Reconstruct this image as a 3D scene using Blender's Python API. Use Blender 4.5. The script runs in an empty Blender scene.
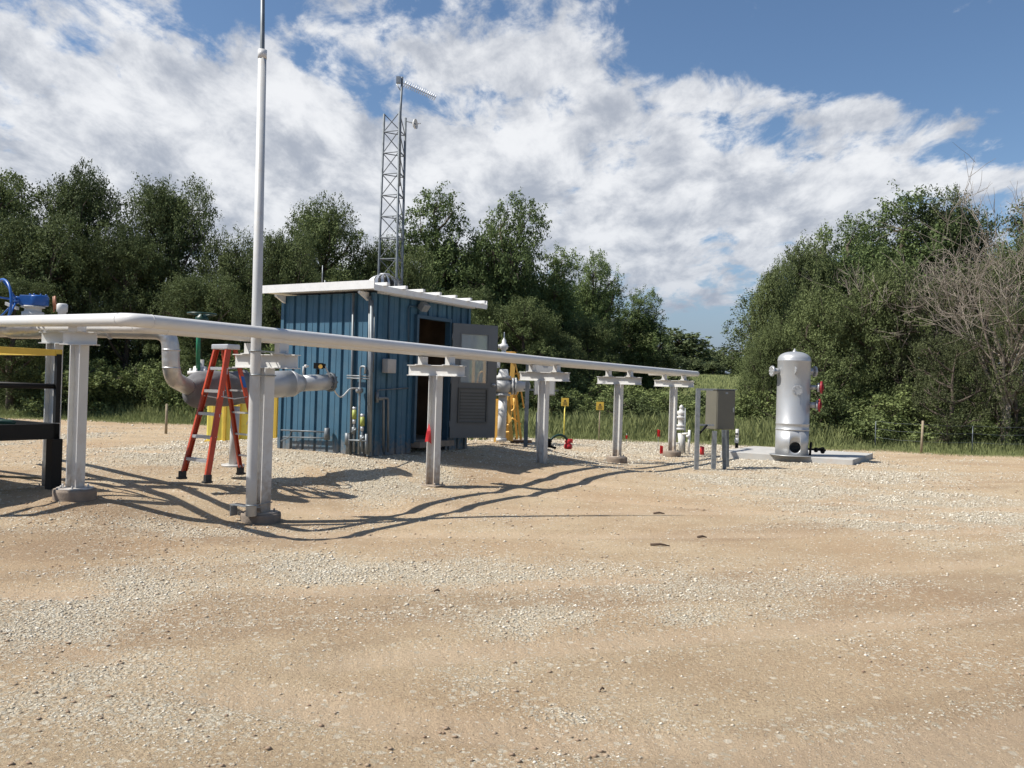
import bpy, math, random
import numpy as np
from mathutils import Vector, Matrix

random.seed(7)
rng = np.random.default_rng(11)
scene = bpy.context.scene
COL = scene.collection

# ------------------------------------------------------------------ camera model (used at build time to read distances)
F, ROLL, PITCH, H = 845.0, 0.031, 3 / 845.0, 1.6
cr, sr, cp, sp = math.cos(ROLL), math.sin(ROLL), math.cos(PITCH), math.sin(PITCH)


def ray(px, py):
    u, v = px - 512, 384 - py
    a, b = (u * cr - v * sr) / F, (u * sr + v * cr) / F
    return Vector((a, cp - b * sp, sp + b * cp))


def P(px, py, D):
    r = ray(px, py)
    return r * (D / r.y) + Vector((0, 0, H))


def XD(px, D, py=400):
    return P(px, py, D).x


def on_plane(px, py, pt, n):
    r = ray(px, py)
    o = Vector((0, 0, H))
    return o + r * ((pt - o).dot(n) / r.dot(n))


# ------------------------------------------------------------------ numpy noise
def _hash(ix, iy, seed):
    h = (ix.astype(np.int64) * 374761393 + iy.astype(np.int64) * 668265263 + seed * 974634777) & 0xFFFFFFFF
    h = ((h ^ (h >> 13)) * 1274126177) & 0xFFFFFFFF
    return ((h ^ (h >> 16)) & 0xFFFF) / 65535.0


def vnoise(x, y, seed=0):
    x = np.asarray(x, float); y = np.asarray(y, float)
    ix, iy = np.floor(x), np.floor(y)
    fx, fy = x - ix, y - iy
    fx = fx * fx * (3 - 2 * fx); fy = fy * fy * (3 - 2 * fy)
    a = _hash(ix, iy, seed); b = _hash(ix + 1, iy, seed)
    c = _hash(ix, iy + 1, seed); d = _hash(ix + 1, iy + 1, seed)
    return (a * (1 - fx) + b * fx) * (1 - fy) + (c * (1 - fx) + d * fx) * fy


def fbm(x, y, oct=4, seed=0):
    s, amp, t = 0.0, 0.5, 0.0
    for k in range(oct):
        s = s + amp * vnoise(np.asarray(x) * 2 ** k + 17.3 * k, np.asarray(y) * 2 ** k - 9.1 * k, seed + k)
        t += amp; amp *= 0.5
    return s / t


def sstep(a, b, x):
    t = np.clip((np.asarray(x, float) - a) / (b - a), 0, 1)
    return t * t * (3 - 2 * t)


# ------------------------------------------------------------------ site grid
ANG = math.radians(58.5)
d = Vector((math.cos(ANG), math.sin(ANG), 0))        # along the pipe rack, away from the camera
n = Vector((math.sin(ANG), -math.cos(ANG), 0))       # across the rack, to the right
UP = Vector((0, 0, 1))
S1 = Vector((-2.95, 10.1, 0))
SUP = [S1 + d * (3.4 * i) for i in range(5)]
SC = Vector((P(371, 400, 14.2).x, 14.2, 0))           # near corner of the shed

CTRL = [(-2.95, 10.0, -0.15, 1.1), (-1.17, 13.0, 0.03, 1.0), (0.6, 15.9, 0.17, 1.2), (2.38, 18.8, -0.02, 1.5),
        (4.16, 21.7, -0.07, 2), (-1.9, 8.1, -0.03, 1.8), (-0.2, 19.1, 0.36, 1.0), (0.6, 18.0, 0.22, 1.0), (-5.0, 9.6, 0.27, 0.75), (-3.3, 8.0, -0.04, 1.2), (-5.0, 8.2, 0.04, 1.0), (-4.1, 11.2, 0.19, 1.0),
        (SC.x, 14.2, 0.38, 0.9), (SC.x + 1.2, 16.2, 0.40, 1.3), (SC.x - 1.6, 15.2, 0.40, 1.3), (SC.x - 1, 17, 0.42, 2.0),
        (-5.5, 14.5, 0.25, 2), (8, 21, 0.0, 3), (-10, 12, 0.12, 3), (3, 12, 0, 3), (0, 5, 0, 3), (-5, 6, 0, 2)]


def ground_base(x, y):
    x = np.asarray(x, float); y = np.asarray(y, float)
    num = 0.0; den = 0.05
    for cx, cy, cz, s in CTRL:
        w = np.exp(-((x - cx) ** 2 + (y - cy) ** 2) / (2 * (s * 0.75) ** 2)) / s
        num = num + w * cz; den = den + w
    z = num / den
    hill = 3.4 * sstep(48, 88, y) * np.exp(-((x - 0.255 * y) / (0.16 * y + 6.0)) ** 2)
    far = 1.2 * sstep(60, 160, y)
    return z + np.maximum(hill, far)


def grass_edge(x):
    x = np.asarray(x, float)
    return 27.5 - 0.12 * np.clip(x, -30, 16) - 0.10 * np.clip(x - 8, 0, 60) + 0.9 * (fbm(x * 0.35, x * 0 + 3, 3, 5) - 0.5)


def gz(x, y):
    return float(ground_base(x, y))


GRAVEL = []   # (cx, cy, sx, sy, amp) in metres


def gp(px0, py0, px1, py1, amp):
    def g(px, py):
        r = ray(px, py); t = -H / r.z
        return r.x * t, r.y * t
    a = g(px0, (py0 + py1) / 2); b = g(px1, (py0 + py1) / 2)
    m0 = g((px0 + px1) / 2, py0); m1 = g((px0 + px1) / 2, py1)
    GRAVEL.append(((a[0] + b[0]) / 2, (m0[1] + m1[1]) / 2, abs(b[0] - a[0]) / 2, abs(m0[1] - m1[1]) / 2, amp))


for q in [(60, 452, 440, 488, 1.3), (150, 434, 360, 464, 2.0), (-60, 560, 270, 672, 1.1), (150, 550, 440, 604, .55), (0, 655, 200, 700, .5),
          (730, 470, 1010, 530, 1.2), (500, 434, 780, 452, 2.4), (470, 448, 620, 470, .9), (330, 556, 700, 612, .5),
          (500, 590, 640, 640, .7), (340, 470, 450, 500, .8), (430, 650, 620, 768, .45), (60, 700, 360, 768, .4),
          (650, 560, 900, 600, .4), (620, 610, 760, 650, .6), (800, 600, 1000, 700, .2), (870, 442, 1100, 452, .8), (0, 430, 70, 450, 1.0),
          (560, 700, 760, 768, .5), (640, 446, 880, 478, 1.2), (60, 515, 240, 545, .3), (240, 560, 330, 590, .9)]:
    gp(*q)


TRACKS = [(5.2, .30, .010), (6.9, .26, .012), (9.2, .10, .02), (10.9, .10, .018), (4.0, -.18, .05), (12.6, -.35, .012), (14.4, -.35, .010), (3.2, .42, .0)]


def track_mask(x, y):
    """compacted wheel tracks crossing the yard"""
    x = np.asarray(x, float); y = np.asarray(y, float); t = 0.0
    wob = 0.5 * (fbm(x * .25, y * .25, 2, 101) - .5)
    for a, b, c in TRACKS:
        dd = np.abs(y - (a + b * x + c * x * x) + wob) / np.sqrt(1 + (b + 2 * c * x) ** 2)
        t = np.maximum(t, 1 - sstep(.10, .24, dd))
    return t * sstep(.35, .5, fbm(x * .5, y * .5, 2, 111))


def gravel_density(x, y):
    x = np.asarray(x, float); y = np.asarray(y, float)
    wx = x + 0.9 * (fbm(x * 0.9, y * 0.9, 3, 31) - 0.5); wy = y + 1.6 * (fbm(x * 0.9, y * 0.9, 3, 41) - 0.5)
    s = 0.0
    for cx, cy, sx, sy, a in GRAVEL:
        rr = ((wx - cx) / sx) ** 2 + ((wy - cy) / sy) ** 2
        s = s + a * np.exp(-np.power(rr, 1.6) * 0.9)
    m = fbm(x * 1.1, y * 1.1, 4, 51)
    streak = fbm((x * 0.93 + y * 0.36) * 0.35, (-x * 0.36 + y * 0.93) * 1.9, 3, 61)
    s = s * (0.22 + 1.0 * sstep(0.38, 0.66, m)) + 0.26 * sstep(0.56, 0.78, streak) + 0.01
    return np.clip(s * (1 - .75 * track_mask(x, y)), 0, 1)


# ------------------------------------------------------------------ materials
def mat(name, color, rough=0.6, metal=0.0, var=0.12, nscale=6.0, bump=0.0, bscale=40.0, dirt=None, spec=0.5, dirt_amt=0.3, splash=0.0):
    m = bpy.data.materials.new(name); m.use_nodes = True
    nt = m.node_tree; N = nt.nodes; L = nt.links
    b = N['Principled BSDF']
    b.inputs['Roughness'].default_value = rough
    b.inputs['Metallic'].default_value = metal
    b.inputs['Specular IOR Level'].default_value = spec
    tc = N.new('ShaderNodeTexCoord')
    nz = N.new('ShaderNodeTexNoise'); nz.inputs['Scale'].default_value = nscale; nz.inputs['Detail'].default_value = 6
    L.new(tc.outputs['Object'], nz.inputs['Vector'])
    r = N.new('ShaderNodeValToRGB')
    c = Vector(color) * (0.93 if 'white' in name or name == 'pipe_paint' else 0.84)
    lo = [max(0, v * (1 - var)) for v in c]; hi = [min(1, v * (1 + var)) for v in c]
    r.color_ramp.elements[0].position = 0.3; r.color_ramp.elements[0].color = (*lo, 1)
    r.color_ramp.elements[1].position = 0.7; r.color_ramp.elements[1].color = (*hi, 1)
    L.new(nz.outputs['Fac'], r.inputs['Fac'])
    out = r.outputs['Color']
    if dirt:
        n2 = N.new('ShaderNodeTexNoise'); n2.inputs['Scale'].default_value = nscale * 2.3; n2.inputs['Detail'].default_value = 9
        n2.inputs['Roughness'].default_value = 0.7
        L.new(tc.outputs['Object'], n2.inputs['Vector'])
        mr = N.new('ShaderNodeMapRange'); mr.inputs[1].default_value = 0.5; mr.inputs[2].default_value = 0.75
        mr.inputs[4].default_value = dirt_amt
        L.new(n2.outputs['Fac'], mr.inputs[0])
        mx = N.new('ShaderNodeMix'); mx.data_type = 'RGBA'
        L.new(mr.outputs[0], mx.inputs[0]); L.new(out, mx.inputs[6]); mx.inputs[7].default_value = (*dirt, 1)
        out = mx.outputs[2]
    if splash:   # mud splashed up from the ground onto the lowest part
        sx = N.new('ShaderNodeSeparateXYZ'); L.new(tc.outputs['Object'], sx.inputs[0])
        n3 = N.new('ShaderNodeTexNoise'); n3.inputs['Scale'].default_value = 14; n3.inputs['Detail'].default_value = 8
        L.new(tc.outputs['Object'], n3.inputs['Vector'])
        q = N.new('ShaderNodeMath'); q.operation = 'MULTIPLY_ADD'; q.inputs[1].default_value = -0.9
        L.new(n3.outputs['Fac'], q.inputs[0]); L.new(sx.outputs[2], q.inputs[2])
        mr = N.new('ShaderNodeMapRange'); mr.inputs[1].default_value = -0.35; mr.inputs[2].default_value = splash - 0.35
        mr.inputs[3].default_value = 0.75; mr.inputs[4].default_value = 0.0; L.new(q.outputs[0], mr.inputs[0])
        mx = N.new('ShaderNodeMix'); mx.data_type = 'RGBA'
        L.new(mr.outputs[0], mx.inputs[0]); L.new(out, mx.inputs[6]); mx.inputs[7].default_value = (0.30, 0.22, 0.145, 1)
        out = mx.outputs[2]
    L.new(out, b.inputs['Base Color'])
    if bump:
        nb = N.new('ShaderNodeTexNoise'); nb.inputs['Scale'].default_value = bscale; nb.inputs['Detail'].default_value = 5
        L.new(tc.outputs['Object'], nb.inputs['Vector'])
        bp = N.new('ShaderNodeBump'); bp.inputs['Strength'].default_value = bump; bp.inputs['Distance'].default_value = 0.01
        L.new(nb.outputs['Fac'], bp.inputs['Height']); L.new(bp.outputs['Normal'], b.inputs['Normal'])
    return m


M = {}
DUST = (0.42, 0.30, 0.19)
M['white'] = mat('white_paint', (0.63, 0.625, 0.60), 0.5, var=0.05, nscale=3, dirt=DUST, dirt_amt=0.32, spec=0.3, splash=0.42)
M['pipewhite'] = mat('pipe_paint', (0.66, 0.65, 0.625), 0.42, var=0.04, nscale=2, dirt=DUST, dirt_amt=0.10)
M['grey'] = mat('light_grey_paint', (0.60, 0.60, 0.58), 0.5, var=0.06, nscale=3, dirt=DUST, dirt_amt=0.3)
M['concrete'] = mat('concrete', (0.25, 0.20, 0.155), 0.9, var=0.2, nscale=9, bump=0.5, bscale=60)
M['slab'] = mat('pale_concrete', (0.50, 0.49, 0.46), 0.85, var=0.10, nscale=2.5, bump=0.3, bscale=50, dirt=DUST, dirt_amt=0.4)
M['blue'] = mat('blue_sheet', (0.042, 0.125, 0.195), 0.6, var=0.12, nscale=2.5, dirt=(0.10, 0.145, 0.17), dirt_amt=0.35, splash=0.55)
M['bluedark'] = mat('blue_trim', (0.035, 0.085, 0.13), 0.5, var=0.1)
M['roof'] = mat('roof_white', (0.78, 0.77, 0.74), 0.45, var=0.05, dirt=(0.4, 0.36, 0.3), dirt_amt=0.2)
M['doorgrey'] = mat('door_grey', (0.135, 0.142, 0.142), 0.5, var=0.08, nscale=3)
M['black'] = mat('black_steel', (0.008, 0.008, 0.008), 0.6, var=0.2, spec=0.25)
M['rubber'] = mat('black_rubber', (0.03, 0.03, 0.03), 0.7)
M['yellow'] = mat('yellow_paint', (0.78, 0.52, 0.07), 0.5, var=0.07)
M['lemon'] = mat('lemon_plastic', (0.85, 0.72, 0.13), 0.5, var=0.07)
M['orange'] = mat('orange_yellow_paint', (0.85, 0.50, 0.11), 0.5, var=0.08)
M['red'] = mat('red_fibreglass', (0.52, 0.065, 0.022), 0.45, var=0.12)
M['redbright'] = mat('red_plastic', (0.58, 0.025, 0.03), 0.45, var=0.1)
M['vesselred'] = mat('red_primer', (0.33, 0.015, 0.025), 0.5, var=0.1)
M['galv'] = mat('galvanised_steel', (0.32, 0.34, 0.35), 0.5, metal=0.5, var=0.2, nscale=14)
M['galvdark'] = mat('weathered_galvanised_steel', (0.17, 0.19, 0.205), 0.55, metal=0.4, var=0.25, nscale=10)
M['conduit'] = mat('dull_conduit', (0.20, 0.22, 0.23), 0.5, metal=0.4, var=0.2)
M['alu'] = mat('aluminium', (0.62, 0.62, 0.62), 0.42, metal=0.6, var=0.1)
M['clad'] = mat('aluminium_cladding', (0.62, 0.60, 0.57), 0.36, metal=0.65, var=0.15, nscale=5, bump=1.0, bscale=14)
M['tarp'] = mat('grey_blanket', (0.17, 0.17, 0.175), 0.8, var=0.25, nscale=5, bump=1.0, bscale=10)
M['silver'] = mat('silver_paint', (0.50, 0.51, 0.515), 0.40, metal=0.4, var=0.05, nscale=3, dirt=DUST, dirt_amt=0.12)
M['dark'] = mat('gap_shade', (0.015, 0.014, 0.013), 0.9)  # near-black colour painting the shade between the vent vanes
M['inside'] = mat('plywood_lining', (0.14, 0.095, 0.06), 0.8, var=0.3, nscale=3)
M['bluevalve'] = mat('bright_blue_paint', (0.015, 0.11, 0.40), 0.35, var=0.15)
M['green'] = mat('green_paint', (0.02, 0.20, 0.09), 0.4, var=0.15)
M['greendark'] = mat('dark_green_paint', (0.012, 0.05, 0.035), 0.4, var=0.15)
M['cabinet'] = mat('drab_cabinet', (0.155, 0.148, 0.115), 0.55, var=0.06, nscale=3)
M['wood'] = mat('weathered_wood', (0.33, 0.27, 0.18), 0.85, var=0.2, nscale=12)
M['bark'] = mat('bark', (0.11, 0.085, 0.065), 0.95, var=0.35, nscale=8, bump=1.0, bscale=25)
M['deadbark'] = mat('dead_wood', (0.30, 0.255, 0.205), 0.95, var=0.3, nscale=8)
M['doorpanel'] = mat('door_panel', (0.095, 0.097, 0.088), 0.6, var=0.08)
M['stick'] = mat('dark_stick', (0.09, 0.06, 0.04), 0.9)
M['signdark'] = mat('sign_print', (0.05, 0.04, 0.03), 0.6)
M['copper'] = mat('reddish_brass', (0.40, 0.16, 0.08), 0.5)
M['limegreen'] = mat('lime_valve', (0.38, 0.42, 0.09), 0.5)


def glass_mat():
    m = bpy.data.materials.new('pale_glass'); m.use_nodes = True
    nt = m.node_tree; b = nt.nodes['Principled BSDF']
    b.inputs['Base Color'].default_value = (0.62, 0.66, 0.66, 1)  # even pale tint, blended over the clear pane below
    b.inputs['Roughness'].default_value = 0.12
    b.inputs['Transmission Weight'].default_value = 0.0
    tr = nt.nodes.new('ShaderNodeBsdfTransparent'); tr.inputs[0].default_value = (0.85, 0.88, 0.88, 1)
    mx = nt.nodes.new('ShaderNodeMixShader'); mx.inputs[0].default_value = 0.36
    out = nt.nodes['Material Output']
    nt.links.new(tr.outputs[0], mx.inputs[1]); nt.links.new(b.outputs[0], mx.inputs[2]); nt.links.new(mx.outputs[0], out.inputs[0])
    return m


M['glass'] = glass_mat()


def leaf_mat(name, dark, light, trans=0.22):
    m = bpy.data.materials.new(name); m.use_nodes = True
    nt = m.node_tree; N = nt.nodes; L = nt.links
    b = N['Principled BSDF']; b.inputs['Roughness'].default_value = 0.7
    b.inputs['Specular IOR Level'].default_value = 0.12
    at = N.new('ShaderNodeAttribute'); at.attribute_name = 'tone'
    oi = N.new('ShaderNodeObjectInfo')
    ad = N.new('ShaderNodeMath'); ad.operation = 'MULTIPLY_ADD'; ad.inputs[1].default_value = 0.3
    L.new(oi.outputs['Random'], ad.inputs[0]); L.new(at.outputs['Fac'], ad.inputs[2])
    r = N.new('ShaderNodeValToRGB')
    r.color_ramp.elements[0].color = (*[v * m_ for v, m_ in zip(dark, (1.30, 1.30, 1.26))], 1); r.color_ramp.elements[1].color = (*[v * m_ for v, m_ in zip(light, (1.42, 1.46, 1.36))], 1)
    r.color_ramp.elements[0].position = 0.05; r.color_ramp.elements[1].position = 1.15 if False else 1.0
    L.new(ad.outputs[0], r.inputs['Fac']); L.new(r.outputs['Color'], b.inputs['Base Color'])
    t = N.new('ShaderNodeBsdfTranslucent'); L.new(r.outputs['Color'], t.inputs[0])
    mx = N.new('ShaderNodeMixShader'); mx.inputs[0].default_value = trans
    L.new(b.outputs[0], mx.inputs[1]); L.new(t.outputs[0], mx.inputs[2])
    L.new(mx.outputs[0], N['Material Output'].inputs[0])
    return m


M['leaf'] = leaf_mat('elm_leaves', (0.040, 0.053, 0.024), (0.125, 0.150, 0.062))
M['leafcot'] = leaf_mat('cottonwood_leaves', (0.052, 0.075, 0.030), (0.160, 0.200, 0.080))
M['leafbush'] = leaf_mat('brush_leaves', (0.075, 0.096, 0.038), (0.190, 0.220, 0.088))
M['leafmix'] = leaf_mat('mixed_leaves', (0.058, 0.072, 0.032), (0.150, 0.175, 0.074))
M['leafhaze'] = leaf_mat('hazy_far_leaves', (0.080, 0.100, 0.052), (0.165, 0.190, 0.095))  # lighter greens put distance haze into the leaf colour
M['grass'] = leaf_mat('grass_blades', (0.092, 0.108, 0.045), (0.225, 0.238, 0.110), 0.3)
M['leafdry'] = leaf_mat('sparse_olive_leaves', (0.045, 0.054, 0.027), (0.110, 0.120, 0.058))


# ------------------------------------------------------------------ mesh helpers
class MB:
    def __init__(s):
        s.v = []; s.f = []; s.sm = []

    def add(s, verts, faces, smooth=False):
        o = len(s.v); s.v += [tuple(v) for v in verts]
        s.f += [tuple(i + o for i in f) for f in faces]; s.sm += [smooth] * len(faces)
        return s

    def obox(s, c, ax, ay, az):
        """box centred c with half-vectors ax ay az"""
        c, ax, ay, az = map(Vector, (c, ax, ay, az))
        v = [c + ax * i + ay * j + az * k for k in (-1, 1) for j in (-1, 1) for i in (-1, 1)]
        return s.add(v, [(0, 2, 3, 1), (4, 5, 7, 6), (0, 1, 5, 4), (2, 6, 7, 3), (0, 4, 6, 2), (1, 3, 7, 5)])

    def box(s, c, sx, sy, sz, ux=None, uy=None):
        ux = ux or Vector((1, 0, 0)); uy = uy or Vector((0, 1, 0))
        return s.obox(c, ux * sx / 2, uy * sy / 2, UP * sz / 2)

    def tube(s, pts, r, seg=12, cap=True, smooth=True):
        pts = [Vector(p) for p in pts]
        k = len(pts)
        rs = r if isinstance(r, (list, tuple)) else [r] * k
        rings = []
        t0 = (pts[1] - pts[0]).normalized()
        ref = Vector((0, 0, 1)) if abs(t0.z) < 0.9 else Vector((1, 0, 0))
        u = (ref - t0 * ref.dot(t0)).normalized()
        verts = []
        for i, p in enumerate(pts):
            if i == 0: t = t0
            elif i == k - 1: t = (pts[-1] - pts[-2]).normalized()
            else:
                t = ((pts[i + 1] - p).normalized() + (p - pts[i - 1]).normalized())
                t = t.normalized() if t.length > 1e-6 else (pts[i + 1] - p).normalized()
            u = (u - t * u.dot(t))
            u = u.normalized() if u.length > 1e-6 else t.orthogonal().normalized()
            w = t.cross(u)
            for j in range(seg):
                a = 2 * math.pi * j / seg
                verts.append(p + (u * math.cos(a) + w * math.sin(a)) * rs[i])
        faces = []
        for i in range(k - 1):
            for j in range(seg):
                a, b = i * seg + j, i * seg + (j + 1) % seg
                faces.append((a, b, b + seg, a + seg))
        s.add(verts, faces, smooth)
        if cap:
            o = len(s.v) - len(verts)
            s.f.append(tuple(o + j for j in reversed(range(seg)))); s.sm.append(False)
            s.f.append(tuple(o + (k - 1) * seg + j for j in range(seg))); s.sm.append(False)
        return s

    def cyl(s, a, b, r, seg=16, r2=None):
        return s.tube([a, b], [r, r2 if r2 is not None else r], seg)

    def disc(s, c, axis, r, th, seg=20):
        axis = Vector(axis).normalized()
        return s.cyl(Vector(c) - axis * th / 2, Vector(c) + axis * th / 2, r, seg)

    def lathe(s, base, prof, seg=32, axis=UP):
        """prof: list of (r, h) along axis"""
        axis = Vector(axis).normalized()
        u = axis.orthogonal().normalized(); w = axis.cross(u)
        verts = []
        for (r, h) in prof:
            for j in range(seg):
                a = 2 * math.pi * j / seg
                verts.append(Vector(base) + axis * h + (u * math.cos(a) + w * math.sin(a)) * max(r, 1e-4))
        faces = []
        for i in range(len(prof) - 1):
            for j in range(seg):
                a, b = i * seg + j, i * seg + (j + 1) % seg
                faces.append((a, b, b + seg, a + seg))
        s.add(verts, faces, True)
        return s

    def prism(s, poly, along):
        """poly: list of 3D points, extruded by vector along"""
        k = len(poly); along = Vector(along)
        v = [Vector(p) for p in poly] + [Vector(p) + along for p in poly]
        f = [tuple(reversed(range(k))), tuple(range(k, 2 * k))] + [(i, (i + 1) % k, k + (i + 1) % k, k + i) for i in range(k)]
        return s.add(v, f)

    def ibeam(s, a, b, wdir, hdir, w, h, tf=0.011, tw=0.008):
        """I section from a to b: flanges span wdir, web spans hdir"""
        a, b, wd, hd = Vector(a), Vector(b), Vector(wdir), Vector(hdir)
        P2 = [(-w/2, -h/2), (w/2, -h/2), (w/2, -h/2+tf), (tw/2, -h/2+tf), (tw/2, h/2-tf), (w/2, h/2-tf), (w/2, h/2), (-w/2, h/2),
              (-w/2, h/2-tf), (-tw/2, h/2-tf), (-tw/2, -h/2+tf), (-w/2, -h/2+tf)]
        return s.prism([a + wd * x + hd * y for x, y in P2], b - a)

    def build(s, name, m, parent=None, bevel=0.0):
        me = bpy.data.meshes.new(name)
        me.from_pydata(s.v, [], s.f)
        me.polygons.foreach_set('use_smooth', s.sm)
        me.validate(); me.update()
        import bmesh
        bm = bmesh.new(); bm.from_mesh(me); bmesh.ops.recalc_face_normals(bm, faces=bm.faces); bm.to_mesh(me); bm.free()
        o = bpy.data.objects.new(name, me); COL.objects.link(o)
        me.materials.append(M[m] if isinstance(m, str) else m)
        if parent is not None:
            o.parent = parent
            o.matrix_parent_inverse = Matrix.Translation(-parent.location)
        if bevel:
            bv = o.modifiers.new('bevel', 'BEVEL'); bv.width = bevel; bv.segments = 2; bv.limit_method = 'ANGLE'
        return o


def tag(o, label=None, cat=None, group=None, kind=None):
    if label: o['label'] = label
    if cat: o['category'] = cat
    if group: o['group'] = group
    if kind: o['kind'] = kind
    return o


def thing(name, loc, label, cat, group=None):
    o = bpy.data.objects.new(name, None); COL.objects.link(o)
    o.location = Vector(loc); o.empty_display_size = 0.2
    return tag(o, label, cat, group)


def arc(p0, p1, p2, k=8):
    """quadratic bend from p0 to p2 with corner p1"""
    return [p0 * (1 - t) ** 2 + p1 * 2 * t * (1 - t) + p2 * t * t for t in [i / k for i in range(k + 1)]]


def bend(pts, r, k=8):
    """round the corners of a polyline"""
    pts = [Vector(p) for p in pts]
    out = [pts[0]]
    for i in range(1, len(pts) - 1):
        a, b, c = pts[i - 1], pts[i], pts[i + 1]
        r1 = min(r, (a - b).length * 0.49); r2 = min(r, (c - b).length * 0.49)
        out += arc(b + (a - b).normalized() * r1, b, b + (c - b).normalized() * r2, k)
    out.append(pts[-1])
    return out


def np_mesh(name, verts, faces, material, parent=None, attr=None, smooth=False):
    """verts (N,3) faces (M,k) -> object; attr dict name -> per-vertex floats"""
    me = bpy.data.meshes.new(name)
    nv, nf, k = len(verts), len(faces), faces.shape[1]
    me.vertices.add(nv); me.vertices.foreach_set('co', np.ascontiguousarray(verts, np.float32).ravel())
    me.loops.add(nf * k); me.loops.foreach_set('vertex_index', np.ascontiguousarray(faces, np.int32).ravel())
    me.polygons.add(nf); me.polygons.foreach_set('loop_start', np.arange(0, nf * k, k, dtype=np.int32))
    if smooth: me.polygons.foreach_set('use_smooth', np.ones(nf, bool))
    me.update(calc_edges=True)
    for an, vals in (attr or {}).items():
        a = me.attributes.new(an, 'FLOAT', 'POINT'); a.data.foreach_set('value', np.ascontiguousarray(vals, np.float32))
    me.materials.append(M[material] if isinstance(material, str) else material)
    o = bpy.data.objects.new(name, me); COL.objects.link(o)
    if parent is not None:
        o.parent = parent
        o.matrix_parent_inverse = Matrix.Translation(-parent.location)
    return o


# ================================================================== GROUND
def make_ground():
    ys = [-30.0, -15, -8, -4, -2, -1, 0, 0.6, 1.1]
    y = 1.5
    while y < 2300:
        ys.append(y); y *= 1.0115 if y < 45 else 1.05
    ys = np.array(ys)
    s = np.linspace(-1, 1, 521)
    Y, S = np.meshgrid(ys, s, indexing='ij')
    X = S * (6 + 1.15 * np.maximum(Y, 0) + 0.4 * np.maximum(-Y, 0))
    Z = ground_base(X, Y)
    near = np.exp(-np.maximum(Y, 0) / 26.0) * (Y > -5)
    dens = gravel_density(X, Y)
    ge = grass_edge(X)
    gr = sstep(-0.7, 0.5, Y - ge + 1.5 * (fbm(X * 1.3, Y * 1.3, 4, 9) - 0.5))
    dirt = 1 - gr
    # wheel ruts: long shallow grooves, stretched noise
    rut = fbm((X * 0.94 + Y * 0.34) * 0.28, (-X * 0.34 + Y * 0.94) * 2.2, 3, 21) - 0.5
    rut2 = fbm((X * 0.75 - Y * 0.66) * 0.25, (X * 0.66 + Y * 0.75) * 2.4, 3, 25) - 0.5
    side = sstep(0.5, 3.5, X - 0.1 * Y)
    lump = fbm(X * 2.2, Y * 2.2, 4, 71) - 0.5
    clod = np.clip(fbm(X * 6, Y * 6, 3, 81) - 0.52, 0, 1)
    # churned soil: near the ladder, in front of the shed, left foreground
    churn = np.exp(-(((X + 3.7) / 1.9) ** 2 + ((Y - 8.9) / 1.1) ** 2)) * 1.0 + np.exp(-(((X + 1.6) / 1.3) ** 2 + ((Y - 11.6) / 1.2) ** 2)) * .5 + np.exp(-(((X + 1.8) / 1.8) ** 2 + ((Y - 13.6) / 1.1) ** 2))
    churn = churn + 0.7 * np.exp(-(((X + 6.5) / 3) ** 2 + ((Y - 17) / 3) ** 2)) + 0.12
    calm = 1 - .65 * np.exp(-(((X + 2.2) / 3.2) ** 4 + ((Y - 10.5) / 4.5) ** 4))
    Z = Z + dirt * near * calm * (0.028 * (rut * (1 - side) + rut2 * side) + 0.028 * lump * (0.5 + churn) + 0.15 * clod * churn)
    trk = track_mask(X, Y)
    Z = Z - dirt * .022 * trk + dirt * trk * .006 * np.sin((X + Y * .3) * 42) * near
    Z = Z + gr * 0.12 * (fbm(X * 0.6, Y * 0.6, 3, 91) - 0.5)
    nr, nc = X.shape
    idx = np.arange(nr * nc).reshape(nr, nc)
    faces = np.stack([idx[:-1, :-1], idx[:-1, 1:], idx[1:, 1:], idx[1:, :-1]], -1).reshape(-1, 4)
    verts = np.stack([X, Y, Z], -1).reshape(-1, 3)
    damp = np.clip(churn * 1.1 * sstep(0.4, 0.6, fbm(X * 1.5, Y * 1.5, 4, 33)) + 0.55 * sstep(0.5, 0.68, fbm((X * .9 + Y * .4) * .3, (-X * .4 + Y * .9) * 1.6, 4, 37)), 0, 1)

    m = bpy.data.materials.new('sandy_soil'); m.use_nodes = True
    nt = m.node_tree; N = nt.nodes; L = nt.links; b = N['Principled BSDF']
    b.inputs['Roughness'].default_value = 0.95; b.inputs['Specular IOR Level'].default_value = 0.15
    tc = N.new('ShaderNodeTexCoord')

    def noise(scale, detail=6, rough=0.55, vec=None):
        k = N.new('ShaderNodeTexNoise'); k.inputs['Scale'].default_value = scale
        k.inputs['Detail'].default_value = detail; k.inputs['Roughness'].default_value = rough
        L.new(vec or tc.outputs['Object'], k.inputs['Vector']); return k.outputs['Fac']

    def attr(a):
        k = N.new('ShaderNodeAttribute'); k.attribute_name = a; return k.outputs['Fac']

    def mix(f, a, bb):
        k = N.new('ShaderNodeMix'); k.data_type = 'RGBA'
        if isinstance(f, float): k.inputs[0].default_value = f
        else: L.new(f, k.inputs[0])
        for sock, v in ((k.inputs[6], a), (k.inputs[7], bb)):
            if isinstance(v, tuple): sock.default_value = (*v, 1)
            else: L.new(v, sock)
        return k.outputs[2]

    def rng_(x, a, bb, lo=0.0, hi=1.0):
        k = N.new('ShaderNodeMapRange'); k.inputs[1].default_value = a; k.inputs[2].default_value = bb
        k.inputs[3].default_value = lo; k.inputs[4].default_value = hi; L.new(x, k.inputs[0]); return k.outputs[0]

    def mul(a, bb):
        k = N.new('ShaderNodeMath'); k.operation = 'MULTIPLY'
        for i, v in enumerate((a, bb)):
            if isinstance(v, float): k.inputs[i].default_value = v
            else: L.new(v, k.inputs[i])
        return k.outputs[0]

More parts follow.
